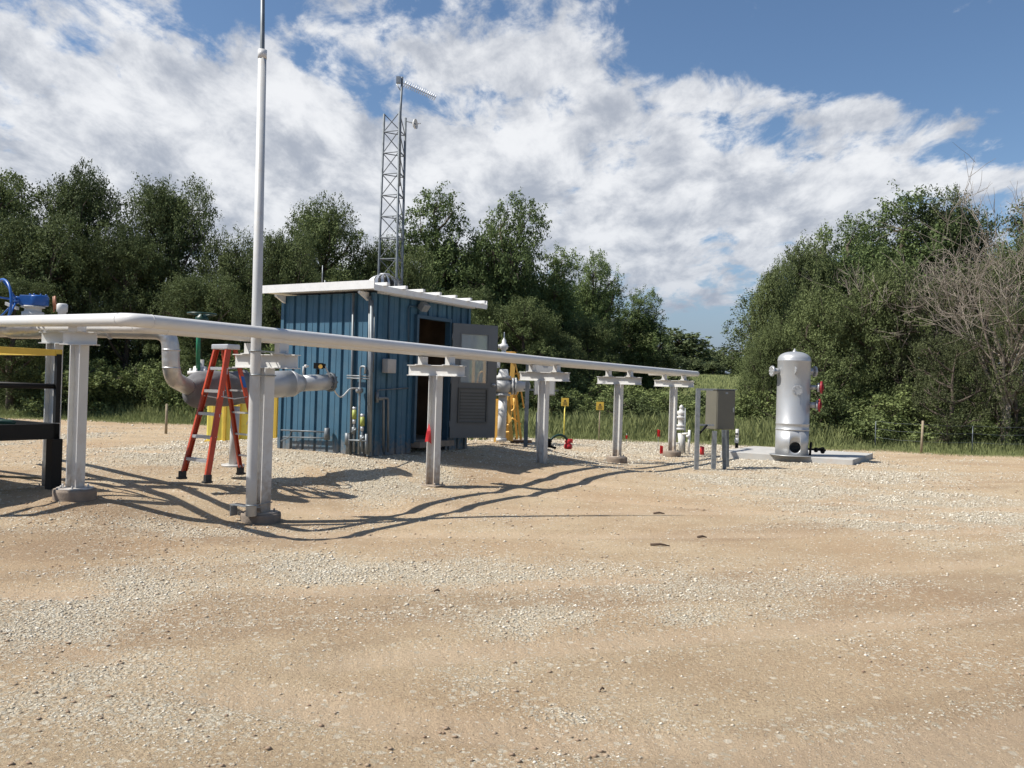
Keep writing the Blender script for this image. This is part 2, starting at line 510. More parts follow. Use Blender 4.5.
    c = mix(rng_(noise(1.3, 8, 0.65), 0.3, 0.7), (0.450, 0.335, 0.208), (0.585, 0.460, 0.305))
    c = mix(rng_(noise(0.45, 5), 0.42, 0.68, 0, 0.55), c, (0.46, 0.305, 0.178))
    c = mix(mul(attr('damp'), 0.55), c, (0.26, 0.175, 0.11))
    c = mix(rng_(noise(55, 3, 0.7), 0.48, 0.78, 0, 0.85), c, (0.19, 0.13, 0.085))
    c = mix(mul(attr('track'), 0.35), c, (0.60, 0.46, 0.32))
    # gravel: small pale stones of two sizes
    c = mix(rng_(attr('gravel'), 0.25, 0.9, 0, 0.45), c, (0.54, 0.46, 0.33))
    for sc_, amt in ((42.0, 0.9), (85.0, 0.8), (19.0, 0.55)):
        v = N.new('ShaderNodeTexVoronoi'); v.inputs['Scale'].default_value = sc_; L.new(tc.outputs['Object'], v.inputs['Vector'])
        cellr = N.new('ShaderNodeSeparateColor'); L.new(v.outputs['Color'], cellr.inputs[0])
        lt = N.new('ShaderNodeMath'); lt.operation = 'LESS_THAN'
        L.new(cellr.outputs[0], lt.inputs[0]); L.new(rng_(attr('gravel'), 0.0, 1.0, 0.06, 1.0), lt.inputs[1])
        sh = rng_(v.outputs['Distance'], 0.30, 0.50, 1.0, 0.0)
        f = mul(mul(lt.outputs[0], sh), amt)
        stone = mix(rng_(cellr.outputs[1], 0, 1), (0.44, 0.39, 0.29), (0.76, 0.71, 0.58))
        c = mix(f, c, stone)
    gcol = mix(rng_(noise(2.5, 6, 0.7), 0.35, 0.65), (0.07, 0.085, 0.032), (0.19, 0.20, 0.09))
    c = mix(attr('grassy'), c, gcol)
    L.new(c, b.inputs['Base Color'])
    h1 = noise(28, 8, 0.75); h2 = noise(110, 3, 0.6)
    v2 = N.new('ShaderNodeTexVoronoi'); v2.inputs['Scale'].default_value = 42; L.new(tc.outputs['Object'], v2.inputs['Vector'])
    ad = N.new('ShaderNodeMath'); ad.operation = 'MULTIPLY_ADD'; L.new(h2, ad.inputs[0]); ad.inputs[1].default_value = 0.35; L.new(h1, ad.inputs[2])
    ad2 = N.new('ShaderNodeMath'); ad2.operation = 'ADD'; L.new(ad.outputs[0], ad2.inputs[0])
    L.new(mul(mul(v2.outputs['Distance'], attr('gravel')), -1.0), ad2.inputs[1])
    bp = N.new('ShaderNodeBump'); bp.inputs['Strength'].default_value = 1.0; bp.inputs['Distance'].default_value = 0.032
    L.new(ad2.outputs[0], bp.inputs['Height']); L.new(bp.outputs['Normal'], b.inputs['Normal'])
    o = np_mesh('ground', verts, faces, m, None, {'gravel': (dens * dirt).ravel(), 'damp': (damp * dirt).ravel(), 'grassy': gr.ravel(), 'track': (trk * dirt).ravel()}, True)
    tag(o, kind='structure')
    return ys, s, Z


GY, GS, GZ = make_ground()


def ground_z(x, y):
    """exact height of the ground sheet (vectorised bilinear)"""
    x = np.atleast_1d(np.asarray(x, float)); y = np.atleast_1d(np.asarray(y, float))
    iy = np.clip(np.searchsorted(GY, y) - 1, 0, len(GY) - 2)
    fy = (y - GY[iy]) / (GY[iy + 1] - GY[iy])

    def row(i):
        s = x / (6 + 1.15 * np.maximum(GY[i], 0) + 0.4 * np.maximum(-GY[i], 0))
        t = (np.clip(s, -1, 1) + 1) / 2 * (len(GS) - 1)
        j = np.clip(np.floor(t).astype(int), 0, len(GS) - 2); f = t - j
        return GZ[i, j] * (1 - f) + GZ[i, j + 1] * f
    return row(iy) * (1 - fy) + row(iy + 1) * fy


def gzz(x, y):
    return float(ground_z(x, y)[0])


def make_stones():
    NS = 560000
    D = 2.2 + 28 * rng.random(NS) ** 1.6
    X = (rng.random(NS) * 2 - 1) * (0.78 * D + 0.6)
    p = 0.03 + 0.95 * gravel_density(X, D) ** 1.3
    keep = (rng.random(NS) < p) & (D < grass_edge(X) - 0.4)
    D, X = D[keep], X[keep]
    k = len(D)
    size = 0.0038 + 0.0055 * rng.random(k) ** 2.0 + 0.007 * (rng.random(k) < 0.045)
    size *= (1 + np.maximum(0, D - 5) * 0.08) * (0.62 + .38 * sstep(3, 7, D))
    base = np.array([[1, 0, 0], [-1, 0, 0], [0, 1, 0], [0, -1, 0], [0, 0, 1], [0, 0, -1]], float)
    fac = np.array([[0, 2, 4], [2, 1, 4], [1, 3, 4], [3, 0, 4], [2, 0, 5], [1, 2, 5], [3, 1, 5], [0, 3, 5]])
    # darker soil clods in the churned areas
    kc = 26000
    yc = 3 + 16 * rng.random(kc) ** 1.2; xc = (rng.random(kc) * 2 - 1) * (.7 * yc + .4)
    ch = .05 + np.exp(-(((xc + 3.7) / 2.2) ** 2 + ((yc - 8.9) / 1.3) ** 2)) + np.exp(-(((xc + 1.6) / 1.8) ** 2 + ((yc - 13.2) / 1.1) ** 2)) * .8 + .25 * sstep(.55, .7, fbm(xc * .8, yc * .8, 3, 131))
    kk = rng.random(kc) < ch * .5
    X = np.concatenate([X, xc[kk]]); D = np.concatenate([D, yc[kk]])
    size = np.concatenate([size, (.004 + .014 * rng.random(kk.sum()) ** 2.5) * (1 + np.maximum(0, yc[kk] - 8) * .05)])
    soil = np.concatenate([np.zeros(k), np.ones(kk.sum())]); k = len(X)
    v = base[None] * (0.65 + 0.6 * rng.random((k, 6, 1)))
    v[:, :, 2] *= 0.6
    v += 0.35 * (rng.random((k, 6, 3)) - 0.5)
    a = rng.random(k) * 6.283
    c, s_ = np.cos(a), np.sin(a)
    x = v[:, :, 0] * c[:, None] - v[:, :, 1] * s_[:, None]; y = v[:, :, 0] * s_[:, None] + v[:, :, 1] * c[:, None]
    v = np.stack([x * 1.25, y * 0.9, v[:, :, 2]], -1) * size[:, None, None]
    v[:, :, 0] += X[:, None]; v[:, :, 1] += D[:, None]
    v[:, :, 2] += (ground_z(X, D) + size * 0.25)[:, None]
    faces = (fac[None] + (np.arange(k) * 6)[:, None, None]).reshape(-1, 3)
    m = bpy.data.materials.new('limestone_chips'); m.use_nodes = True
    nt = m.node_tree; b = nt.nodes['Principled BSDF']; b.inputs['Roughness'].default_value = 0.9
    at = nt.nodes.new('ShaderNodeAttribute'); at.attribute_name = 'tone'
    r = nt.nodes.new('ShaderNodeValToRGB'); e = r.color_ramp.elements
    e[0].color = (0.27, 0.185, 0.12, 1); e[0].position = 0.0; e[1].color = (0.76, 0.71, 0.60, 1); e[1].position = 1.0
    e2 = r.color_ramp.elements.new(0.35); e2.color = (0.46, 0.39, 0.28, 1)
    nt.links.new(at.outputs['Fac'], r.inputs[0]); nt.links.new(r.outputs[0], b.inputs['Base Color'])
    o = np_mesh('gravel', v.reshape(-1, 3), faces, m, None, {'tone': np.repeat(np.where(soil > 0, rng.random(k) * .16, .12 + .88 * rng.random(k)), 6)})
    tag(o, 'pale crushed gravel scattered over the sandy yard', 'gravel', kind='stuff')


make_stones()

# ================================================================== PIPE RACK
def footing_disc(m, c, zt, r=0.235, h=0.14):
    m.lathe((c.x, c.y, zt - h), [(r * 0.98, 0), (r, h * 0.8), (r * 0.97, h), (0, h)], 40)


sup_labels = ['white steel pipe support strapped to the tall white mast', 'white steel pipe support with a red rag hung on its column',
              'white steel pipe support just left of the hose loop, standing in bare gravel',
              'white steel pipe support right of the yellow warning signs', 'white steel pipe support beside the white valve stack and grey cabinet']
beam_top = []
for i, S in enumerate(SUP):
    g = float(ground_base(S.x, S.y))
    zf = {0: 0.01, 1: 0.05, 2: 0.16, 3: 0.12, 4: 0.08}[i]
    t = thing('pipe_support', (S.x, S.y, zf), sup_labels[i], 'pipe support', 'white T-shaped pipe supports')
    zb = 1.73
    col = MB().ibeam((S.x, S.y, zf + 0.014), (S.x, S.y, zb), d, n, 0.152, 0.157)
    col.build('column', 'white', t)
    bp = MB()
    if i in (0, 3, 4):
        footing = MB(); footing_disc(footing, S, zf); footing.build('footing', 'concrete', t)
        bp.disc((S.x, S.y, zf + 0.007), UP, 0.2, 0.014, 32)
    else:
        bp.box((S.x, S.y, zf + 0.007), 0.3, 0.26, 0.014, n, d)
    for a in (-1, 1):
        for b_ in (-1, 1):
            q = S + n * (0.115 * a) + d * (0.1 * b_) + UP * (zf + 0.02)
            bp.cyl(q, q + UP * 0.03, 0.012, 8)
    bp.build('base_plate', 'white', t)
    L = 1.06
    bm_ = MB().ibeam(S - n * L / 2 + UP * (zb + 0.085), S + n * L / 2 + UP * (zb + 0.085), d, UP, 0.10, 0.166)
    bm_.build('cross_beam', 'white', t)
    for sgn in (-1, 1):
        q = S + n * (0.26 * sgn) + UP * (zb + 0.168)
        sh = MB()
        sh.box(q + UP * 0.006, 0.20, 0.15, 0.010, n, d)
        sh.box(q + UP * 0.071, 0.085, 0.14, 0.12, n, d)
        for a in (-1, 1):
            sh.cyl(q + n * 0.078 * a + UP * 0.010, q + n * 0.078 * a + UP * 0.035, 0.011, 8)
        sh.build('pipe_shoe', 'white', t)

RP = 0.068
Zp = 2.10
dl = Vector((-0.755, 0.655, 0)).normalized()
SZ = 0.026  # slight climb towards the left


def rack_pipe(off, name, label):
    a = SUP[0] + n * off
    # near corner: where the left leg line meets
    C0 = Vector((-3.68, 8.24, 0)) + (Vector((0, 0, 0)) if off > 0 else Vector((0, 0, 0)))
    if off > 0:
        s = (C0 - a).dot(d); Cn = a + d * s
    else:
        s = (C0 - SUP[0] - n * 0.26).dot(d) + 0.55; Cn = a + d * s
    end = SUP[4] + n * off + d * 1.15
    lo = 0 if off > 0 else -0.025
    pts = [Cn + dl * 7 + UP * (Zp + .205 + lo), Cn + UP * (Zp + .045 + lo), SUP[2] + n * off + UP * Zp, end + UP * Zp, end + UP * Zp - n * 0.9]
    path = bend(pts, 0.22, 10)
    m = MB().tube(path, RP, 28)
    o = m.build(name, 'pipewhite')
    tag(o, label, 'pipe', 'pair of white overhead pipes')
    # weld beads
    for q in (path[1], path[11]):
        ax = d if q is not path[1] else dl
        MB().disc(q, ax, RP + 0.0025, 0.012, 28).build('weld_bead', 'pipewhite', o)
    return Cn


CN = rack_pipe(0.26, 'overhead_pipe', 'nearer of the two white overhead pipes, carried on the right ends of the support beams')
CF = rack_pipe(-0.26, 'overhead_pipe', 'farther of the two white overhead pipes, running mostly hidden behind the nearer one')

# ---- left-hand supports
def short_support(px, D, pyb, zt, label, half=0.26, rt=None, foot=True):
    base = P(px, pyb, D)
    S = Vector((base.x, base.y, 0)); zf = base.z
    t = thing('pipe_support', (S.x, S.y, zf), label, 'pipe support')
    if foot:
        f = MB(); footing_disc(f, S, zf, 0.225, 0.15); f.build('footing', 'concrete', t)
    dirx = (rt or Vector((1, 0, 0)))
    nn = dirx.cross(UP) * -1
    MB().ibeam((S.x, S.y, zf + 0.014), (S.x, S.y, zt - 0.15), nn, dirx, 0.14, 0.135).build('column', 'white', t)
    bp = MB().disc((S.x, S.y, zf + 0.007), UP, 0.19, 0.014, 32)
    for k in range(6):
        q = S + Vector((math.cos(k), math.sin(k), 0)) * 0.15 + UP * zf
        bp.cyl(q, q + UP * 0.045, 0.011, 8)
    bp.build('base_plate', 'white', t)
    c = S + UP * (zt - 0.075)
    MB().ibeam(c - dirx * half, c + dirx * half, nn, UP, 0.11, 0.148).build('cross_beam', 'white', t)
    return S, zf


SL, zfl = short_support(75, 9.5, 488.5, 2.07, 'white pipe support with a short head beam on a round footing beside the black skid', 0.225, Vector((0.97, -0.24, 0)))
shoe = MB().box((SL.x + 0.03, SL.y - .12, 2.10), 0.1, 0.2, 0.07)
o = bpy.data.objects['pipe_support.005']
shoe.build('pipe_shoe', 'white', o)
SB, zfb = short_support(50, 10.75, 488, 2.12, 'white pipe support column half hidden behind the black skid leg', 0.2, Vector((0.97, -0.24, 0)), foot=False)

# ---- mast with whip
mb0 = P(251, 516, 9.85)
mt0 = P(262.3, 57, 9.85); mt1 = P(263, -60, 9.85)
t = thing('antenna_mast', (mb0.x, mb0.y, mb0.z), 'tall slim white mast with a dark whip tip strapped to a pipe support', 'mast')
MB().tube([mb0, P(251.6, 480, 9.85), P(256.5, 330, 9.85), mt0], [0.062, 0.062, 0.058, 0.047], 24).build('mast_tube', 'grey', t)
MB().tube([mt0, mt0 + (mt1 - mt0) * 0.03, mt1], [0.03, 0.027, 0.022], 14).build('whip', 'conduit', t)
MB().cyl(mt0 - UP * 0.02, mt0 + UP * 0.08, 0.051, 20).build('collar', 'pipewhite', t)
for py in (351, 375, 505):
    c = P(256.0 if py < 400 else 252, py, 9.85)
    cl = MB()
    ring = [c + Vector((math.cos(a), math.sin(a), 0)) * 0.068 for a in [math.pi * k / 8 for k in range(7, 18)]]
    e = Vector((0.09, 0.26, 0))
    cl.tube([ring[0] + e] + ring + [ring[-1] + e], 0.008, 8)
    cl.build('clamp', 'galv', t)
bx = P(237, 508, 10.0)
m = MB(); m.box(bx + Vector((0.1, 0, 0.03)), 0.42, 0.12, 0.012, n, d); m.box(bx + Vector((-0.04, 0, -0.03)), 0.01, 0.10, 0.12, n, d)
m.build('base_bracket', 'galv', t)
# red rag on the second support
c = SUP[1] - d * 0.09 - n * 0.035 + UP * 0.88
m = MB(); m.add([c + Vector((0, 0, 0.13)), c + Vector((-0.055, -0.01, -0.16)), c + Vector((0.05, -0.02, -0.19)), c + Vector((0.035, -0.05, 0.02)),
                 c + Vector((-0.03, -0.045, 0.0)), c + Vector((0.0, -0.06, -0.15)), c + Vector((0.015, 0.02, -0.1))],
                [(0, 4, 3), (4, 1, 5), (4, 5, 3), (3, 5, 2), (0, 3, 2, 6), (0, 6, 1, 4), (1, 6, 2, 5)])
tag(m.build('red_rag', 'redbright'), 'red rag hanging low on the column of the second white pipe support', 'rag')

# ================================================================== STEPLADDER
L0 = P(207, 483, 10.95); z0 = L0.z
e1 = Vector((-0.79, 0.61, 0)).normalized(); e2 = Vector((0.61, 0.79, 0)).normalized()
t = thing('stepladder', (L0.x, L0.y, z0), 'red fibreglass stepladder with aluminium steps standing open beside the tall mast', 'ladder')
LH = 1.765


def lp(a, b_, h):   # a across 0..1, b depth 0..1 (0 front foot, 1 rear foot)
    wt = 0.60 + (0.30 - 0.60) * h / LH
    inset = (0.60 - wt) / 2
    bb = (b_ * 0.90 + (0.38 - b_ * 0.90) * (h / LH)) if b_ in (0, 1) else b_
    bb = (0.0 + 0.36 * h / LH) if b_ == 0 else (0.92 - 0.46 * h / LH)
    return L0 + e1 * (inset + a * wt) + e2 * bb + UP * h


for a in (0, 1):
    for b_ in (0, 1):
        p0, p1 = lp(a, b_, 0.10), lp(a, b_, LH)
        ax = (p1 - p0); m = MB()
        w, dd = (0.032, 0.075) if b_ == 0 else (0.028, 0.055)
        # C-channel rail
        sgn = 1 if a == 0 else -1
        cc = (p0 + p1) / 2
        m.obox(cc, e1 * 0.004, e2 * dd / 2, ax / 2)
        m.obox(cc + e1 * sgn * w / 2 + e2 * (dd / 2 - 0.003), e1 * w / 2, e2 * 0.004, ax / 2)
        m.obox(cc + e1 * sgn * w / 2 - e2 * (dd / 2 - 0.003), e1 * w / 2, e2 * 0.004, ax / 2)
        r_ = m.build('rail', 'red', t)
        f = MB(); q = lp(a, b_, 0.05)
        f.obox(q, e1 * 0.025, e2 * 0.045, UP * 0.055); f.obox(lp(a, b_, 0.012), e1 * 0.035, e2 * 0.06, UP * 0.012)
        f.build('foot', 'rubber', r_)
for k in range(5):
    h = 0.305 * (k + 1) - 0.02
    a_, b2 = lp(0, 0, h), lp(1, 0, h)
    m = MB(); c = (a_ + b2) / 2 + e2 * 0.01
    m.obox(c, (b2 - a_) / 2, e2 * 0.042, UP * 0.006)
    m.obox(c - e2 * 0.042 - UP * 0.014, (b2 - a_) / 2, e2 * 0.003, UP * 0.018)
    for s_ in (-1, 1):
        q = c + (b2 - a_) / 2 * 0.88 * s_
        m.prism([q - UP * 0.006, q - UP * 0.09 + (b2 - a_).normalized() * 0.035 * s_, q - UP * 0.006 + (b2 - a_).normalized() * 0.035 * s_], e2 * 0.008)
    m.build('step', 'alu', t)
    m = MB(); a_, b2 = lp(0, 1, h), lp(1, 1, h)
    m.obox((a_ + b2) / 2, (b2 - a_) / 2, e2 * 0.012, UP * 0.012)
    if k in (0, 2):
        m.tube([lp(0, 1, h) + UP * 0.0, lp(0.35, 1, h - 0.16)], 0.006, 6)
    m.build('rear_brace', 'alu', t)
ct = (lp(0, 0, LH) + lp(1, 1, LH)) / 2 + UP * 0.02
MB().obox(ct, e1 * 0.19, e2 * 0.10, UP * 0.035).build('top_cap', 'alu', t, 0.012)
m = MB()
for a in (0, 1):
    p = lp(a, 0, 1.12); q = lp(a, 1, 1.12); md = (p + q) / 2 - UP * 0.03
    m.tube([p, md, q], 0.007, 6)
m.build('spreader', 'alu', t)
c = (lp(1, 0, 1.15)) ; c = lp(0, 1, 1.32)
m = MB(); m.obox(c - e2 * 0.0 - e1 * 0.007, e1 * 0.002, e2 * 0.024, (lp(0, 1, 1.4) - lp(0, 1, 1.25)) / 2)
m.build('blue_sticker', 'bluevalve', t)

# ================================================================== SHED
WL, WD = 2.12, 2.80            # left wall length (along -n), door wall length (along d)
zb = 0.36; zt = 3.12
A = -n
shed = thing('equipment_shed', (SC.x, SC.y, zb), 'blue ribbed metal equipment shed with a white roof and its grey door standing open', 'shed')


def ribbed(origin, u, out, length, z0, z1, spacing=0.292, phase=0.06):
    """sheet with recessed grooves; profile along u, extruded up; returns MB"""
    m = MB(); pr = [(0, 0)]
    x = phase
    while x < length - 0.09:
        pr += [(x, 0), (x + 0.012, -0.035), (x + 0.055, -0.035), (x + 0.067, 0)]
        mid = x + 0.067 + (spacing - 0.067) / 2
        if mid < length - 0.05:
            pr += [(mid - 0.008, 0), (mid - 0.004, 0.006), (mid + 0.004, 0.006), (mid + 0.008, 0)]
        x += spacing
    pr.append((length, 0))
    pr2 = pr + [(length, -0.06), (0, -0.06)]
    m.prism([Vector(origin) + u * a + out * b_ + UP * z0 for a, b_ in pr2], UP * (z1 - z0))
    return m


ribbed(SC, A, -d, WL, zb, zt).build('side_wall', 'blue', shed)
# door opening along d
def s_on(px, py):   # distance along d on the door wall
    q = on_plane(px, py, SC, n); return (q - SC).dot(d), q.z


sa, ztop = s_on(416.5, 318)
sb_, _ = s_on(447.5, 323)
_, zfl = s_on(417, 440)
zfl = max(zfl, zb + 0.1)
ribbed(SC, d, n, sa - 0.05, zb, zt).build('front_wall', 'blue', shed)
ribbed(SC + d * (sb_ + 0.05), d, n, WD - sb_ - 0.05, zb, zt).build('front_wall', 'blue', shed)
ribbed(SC + d * (sa - 0.05), d, n, sb_ - sa + 0.1, ztop + 0.05, zt).build('front_wall', 'blue', shed)
MB().box(SC + d * WD / 2 + A * WL + UP * (zb + zt) / 2, 0.04, WD, zt - zb, n, d).build('back_wall', 'blue', shed)
MB().box(SC + d * WD + A * WL / 2 + UP * (zb + zt) / 2, WL, 0.04, zt - zb, n, d).build('side_wall', 'blue', shed)
m = MB()
m.box(SC + d * WD / 2 + A * (WL - 0.05) + UP * (zb + zt) / 2, 0.01, WD - 0.2, zt - zb, n, d)
m.box(SC + d * (WD - 0.05) + A * WL / 2 + UP * (zb + zt) / 2, WL - 0.2, 0.01, zt - zb, n, d)
m.box(SC + d * 0.09 + A * WL / 2 + UP * (zb + zt) / 2, WL - 0.3, 0.01, zt - zb, n, d)
m.build('lining', 'inside', shed)
MB().box(SC + d * WD / 2 + A * WL / 2 + UP * (zfl - 0.06), WL - 0.1, WD - 0.1, 0.1, n, d).build('floor', 'concrete', shed)
MB().box(SC + d * (WD / 2) + A * (WL / 2) + UP * (zb - 0.10), WL - 0.03, WD - 0.03, 0.22, n, d).build('plinth', 'concrete', shed)
MB().box(SC + d * ((sa + sb_) / 2) + n * 0.11 + UP * (zfl - 0.075), 0.2, sb_ - sa + 0.1, 0.1, n, d).build('threshold', 'concrete', shed)
# corner trims
for q in (SC, SC + A * WL, SC + d * WD):
    MB().box(q + UP * (zb + zt) / 2, 0.07, 0.07, zt - zb - 0.01, n, d).build('corner_trim', 'blue', shed)
# door frame
fr = MB()
for s_ in (sa - 0.03, sb_ + 0.03):
    fr.box(SC + d * s_ + n * 0.01 + UP * (zfl + ztop) / 2, 0.12, 0.06, ztop - zfl + 0.1, n, d)
fr.box(SC + d * (sa + sb_) / 2 + n * 0.01 + UP * (ztop + 0.03), 0.117, sb_ - sa + 0.118, 0.06, n, d)
fr.build('door_frame', 'bluedark', shed)
# door leaf: opened past square, hinge at sb_
hinge = SC + d * (sb_ + 0.05) + n * 0.09
rh = ray(496, 380); # far edge on this ray, leaf width
W_ = 0.94
best = None
for k in range(0, 3600):
    a = math.radians(k * 0.05)
    e = hinge + Vector((math.cos(a), math.sin(a), 0)) * W_
    r2 = e.x / e.y - rh.x / rh.y
    if abs(a - math.radians(0)) < 3.2:
        if best is None or abs(r2) < best[0]: best = (abs(r2), a)
dd_ = Vector((math.cos(best[1]), math.sin(best[1]), 0)); dn = Vector((dd_.y, -dd_.x, 0))
zd0, zd1 = zfl + 0.015, ztop - 0.01
hd = zd1 - zd0
leafm = MB()
T = 0.045


def dbox(m, a0, a1, h0, h1, th=T, off=0.0):
    m.box(hinge + dd_ * ((a0 + a1) / 2) + dn * off + UP * (zd0 + (h0 + h1) / 2), a1 - a0, th, h1 - h0, dd_, dn)


wx0, wx1 = 0.17, W_ - 0.19
dbox(leafm, 0, wx0, 0, hd); dbox(leafm, wx1, W_, 0, hd)
dbox(leafm, wx0, wx1, hd * 0.915, hd); dbox(leafm, wx0, wx1, 0, hd * 0.48)
door = leafm.build('door', 'doorgrey', shed)
gm = MB(); dbox(gm, wx0, wx1, hd * 0.48, hd * 0.915, 0.006); gm.build('window_pane', 'glass', door)
gm = MB()
for a0, a1, h0, h1 in ((wx0 - .02, wx0 + .012, .47, .925), (wx1 - .012, wx1 + .02, .47, .925)):
    dbox(gm, a0, a1, hd * h0, hd * h1, T + 0.014)
for h0, h1 in ((hd * .915 - .012, hd * .925), (hd * .47, hd * .48 + .012)):
    dbox(gm, wx0 + .012, wx1 - .012, h0, h1, T + 0.014)
gm.build('window_frame', 'doorgrey', door)
pm = MB()
for a0, a1, h0, h1 in ((wx0 - .03, wx0, .13, .44), (wx1 - .02, wx1 + .01, .13, .44)):
    dbox(pm, a0, a1, hd * h0, hd * h1, 0.03, -T / 2 - 0.015)
    dbox(pm, a0, a1, hd * h0, hd * h1, 0.03, T / 2 + 0.015)
for sgn in (-1, 1):
    for h0, h1 in ((.13, .145), (.425, .44)):
        dbox(pm, wx0, wx1 - .02, hd * h0, hd * h1, 0.03, sgn * (T / 2 + 0.015))
    for k in range(9):
        h = .165 + .028 * k
        dbox(pm, wx0 + .02, wx1 - .04, hd * h, hd * (h + .012), 0.02, sgn * (T / 2 + 0.008))
pm.build('louvre_panel', 'doorpanel', door)
hm = MB()
for sgn in (-1, 1):
    q = hinge + dd_ * (W_ - 0.07) + UP * (zd0 + hd * 0.47)
    hm.lathe(q + dn * sgn * T / 2, [(0.03, 0), (0.03, 0.01), (0.012, 0.015), (0.012, 0.04), (0.028, 0.05), (0.028, 0.065), (0, 0.075)], 14, dn * sgn)
hm.build('handle', 'alu', door)
for h in (0.12, 0.5, 0.88):
    q = hinge + UP * (zd0 + hd * h); MB().cyl(q - UP * 0.06, q + UP * 0.06, 0.014, 8).build('hinge', 'galv', door)

# roof
ov1, ov2, ov3 = 0.27, 0.22, 0.28   # beyond left wall face (-d), door wall (n), far ends
rc = SC + d * ((WD + ov3 - ov1) / 2) + A * ((WL + ov3 - ov2) / 2)
rl, rw = WD + ov1 + ov3, WL + ov2 + ov3
rz = zt + 0.04
roof = MB().box(rc + UP * (rz + 0.03), rw, rl, 0.06, n, d).build('roof', 'roof', shed)
fm = MB()
fm.box(rc - d * (rl / 2 + 0.011) + UP * (rz + 0.055), rw + 0.04, 0.02, 0.14, n, d)
fm.build('fascia', 'roof', roof)
fm = MB()
fm.box(rc + d * (rl / 2 + 0.011) + UP * (rz + 0.055), rw + 0.04, 0.02, 0.14, n, d)
fm.build('fascia', 'roof', roof)
em = MB(); em.box(rc + n * (rw / 2 + 0.012) + UP * (rz + 0.005), 0.02, rl, 0.09, n, d)
em.box(SC + n * 0.1 + d * WD / 2 + UP * (rz - 0.03), 0.16, WD - 0.1, 0.05, n, d)
em.build('eave_board', 'roof', roof)
rm = MB()
k = 0.25
while k < rl - 0.02:
    q = rc - d * (rl / 2) + d * k + n * 0.05 + UP * (rz + 0.085)
    rm = MB().obox(q, n * (rw / 2 + 0.04), d * 0.03, UP * 0.028); rm.build('roof_rib', 'roof', roof)
    k += 0.49
for a in (0.1, WL - 0.05):
    q = SC + A * a - d * 0.02 + UP * (zt + 0.0)
    bk = MB(); bk.prism([q, q - d * 0.22 + UP * 0.0, q - d * 0.22 - UP * 0.03, q - UP * 0.14], A * 0.05)
    bk.build('eave_bracket', 'roof', shed)
# turbine vent
tv = P(384.5, 282, 15.1)
tv = Vector((tv.x, tv.y, rz + 0.06))
v = MB().lathe(tv, [(0.22, 0), (0.21, 0.05), (0.23, 0.06), (0.23, 0.075), (0.05, 0.08)], 24)
tvo = v.build('turbine_vent', 'alu', shed)
MB().lathe(tv, [(0.17, 0.07), (0.2, .13), (0.17, 0.21), (0.08, .26), (0, .265)], 20).build('gap_shade_core', 'dark', tvo)  # added dark core, stands in for shade in the gaps between vanes
v = MB()
for k in range(15):
    a = k * math.pi * 2 / 15
    pts = []
    for j in range(9):
        ph = math.pi * (j / 8) * 0.92 + 0.1
        rr = 0.245 * math.sin(ph); zz = 0.29 - 0.15 * math.cos(ph)
        aa = a + 0.25 * (j / 8)
        pts.append((rr, zz, aa))
    V_ = []
    for rr, zz, aa in pts:
        for da in (-0.075, 0.095):
            V_.append(tv + Vector((math.cos(aa + da) * rr * (1 if da < 0 else 0.9), math.sin(aa + da) * rr * (1 if da < 0 else 0.9), 0.44 - zz - 0.02)))
    v.add(V_, [(2 * j, 2 * j + 1, 2 * j + 3, 2 * j + 2) for j in range(8)], True)
for i_, w_ in enumerate(v.v):
    q_ = Vector(w_) - tv; v.v[i_] = tuple(tv + Vector((q_.x * 1.18, q_.y * 1.18, q_.z * 1.15)))
v.lathe(tv, [(0.10, 0.315), (0.085, 0.335), (0, 0.34)], 16)
v.build('vane', 'alu', tvo)
# little roof aerial
q = P(322, 286, 14.9); q.z = rz + 0.06
MB().tube([q, q + UP * 0.42], 0.008, 6).tube([q + Vector((.05, 0, 0)), q + Vector((.05, 0, .16))], 0.01, 6).build('aerial', 'galv', shed)
# flood lamp and conduit beside the door
def onF(px, py, off=0.03):
    return on_plane(px, py, SC + n * off, n)


def onL(px, py, off=0.03):
    return on_plane(px, py, SC - d * off, -d)


MB().tube(bend([onF(408.5, 362), onF(408.5, 306), onF(420, 306.5)], 0.06), 0.014, 8).build('conduit', 'bluedark', shed)
q = onF(424, 307, 0.12)
m = MB().box(onF(421, 306.5, 0.06), 0.08, 0.08, 0.08, n, d)
m.obox(q, d * 0.09, (n * 0.8 - UP * 0.6).normalized() * 0.06, (n * 0.6 + UP * 0.8).normalized() * 0.07)
m.build('flood_lamp', 'galv', shed, 0.01)
# junction box on the front wall
q = onF(389.2, 366, 0.09)
jb = MB().box(q, 0.13, 0.22, 0.24, n, d).build('junction_box', 'slab', shed, 0.01)
MB().tube([onF(389, 359, 0.07), onF(389, 290, 0.07)], 0.015, 8).build('conduit', 'bluedark', shed)
# small tap manifold on the front wall
m = MB()
m.tube([onF(408, 388, .04), onF(378, 390, .05), onF(377.5, 394, .05)], 0.012, 8)
m.tube([onF(377, 392, .05), onF(377, 402.5, .05)], 0.032, 10)
m.tube(bend([onF(378, 398, .08), onF(388, 398, .1), onF(388, 452, .1)], 0.05), 0.022, 10)
m.tube(bend([onF(378, 399, .06), onF(383.5, 399, .08), onF(383.5, 452, .08)], 0.03), 0.022, 10)
m.build('gas_piping', 'conduit', shed)
MB().tube([onF(371.8, 300, .05), onF(370, 452, .05)], 0.03, 10).tube([onF(374.5, 314, .05), onF(373.5, 372, .05)], 0.008, 6).build('conduit', 'conduit', shed)
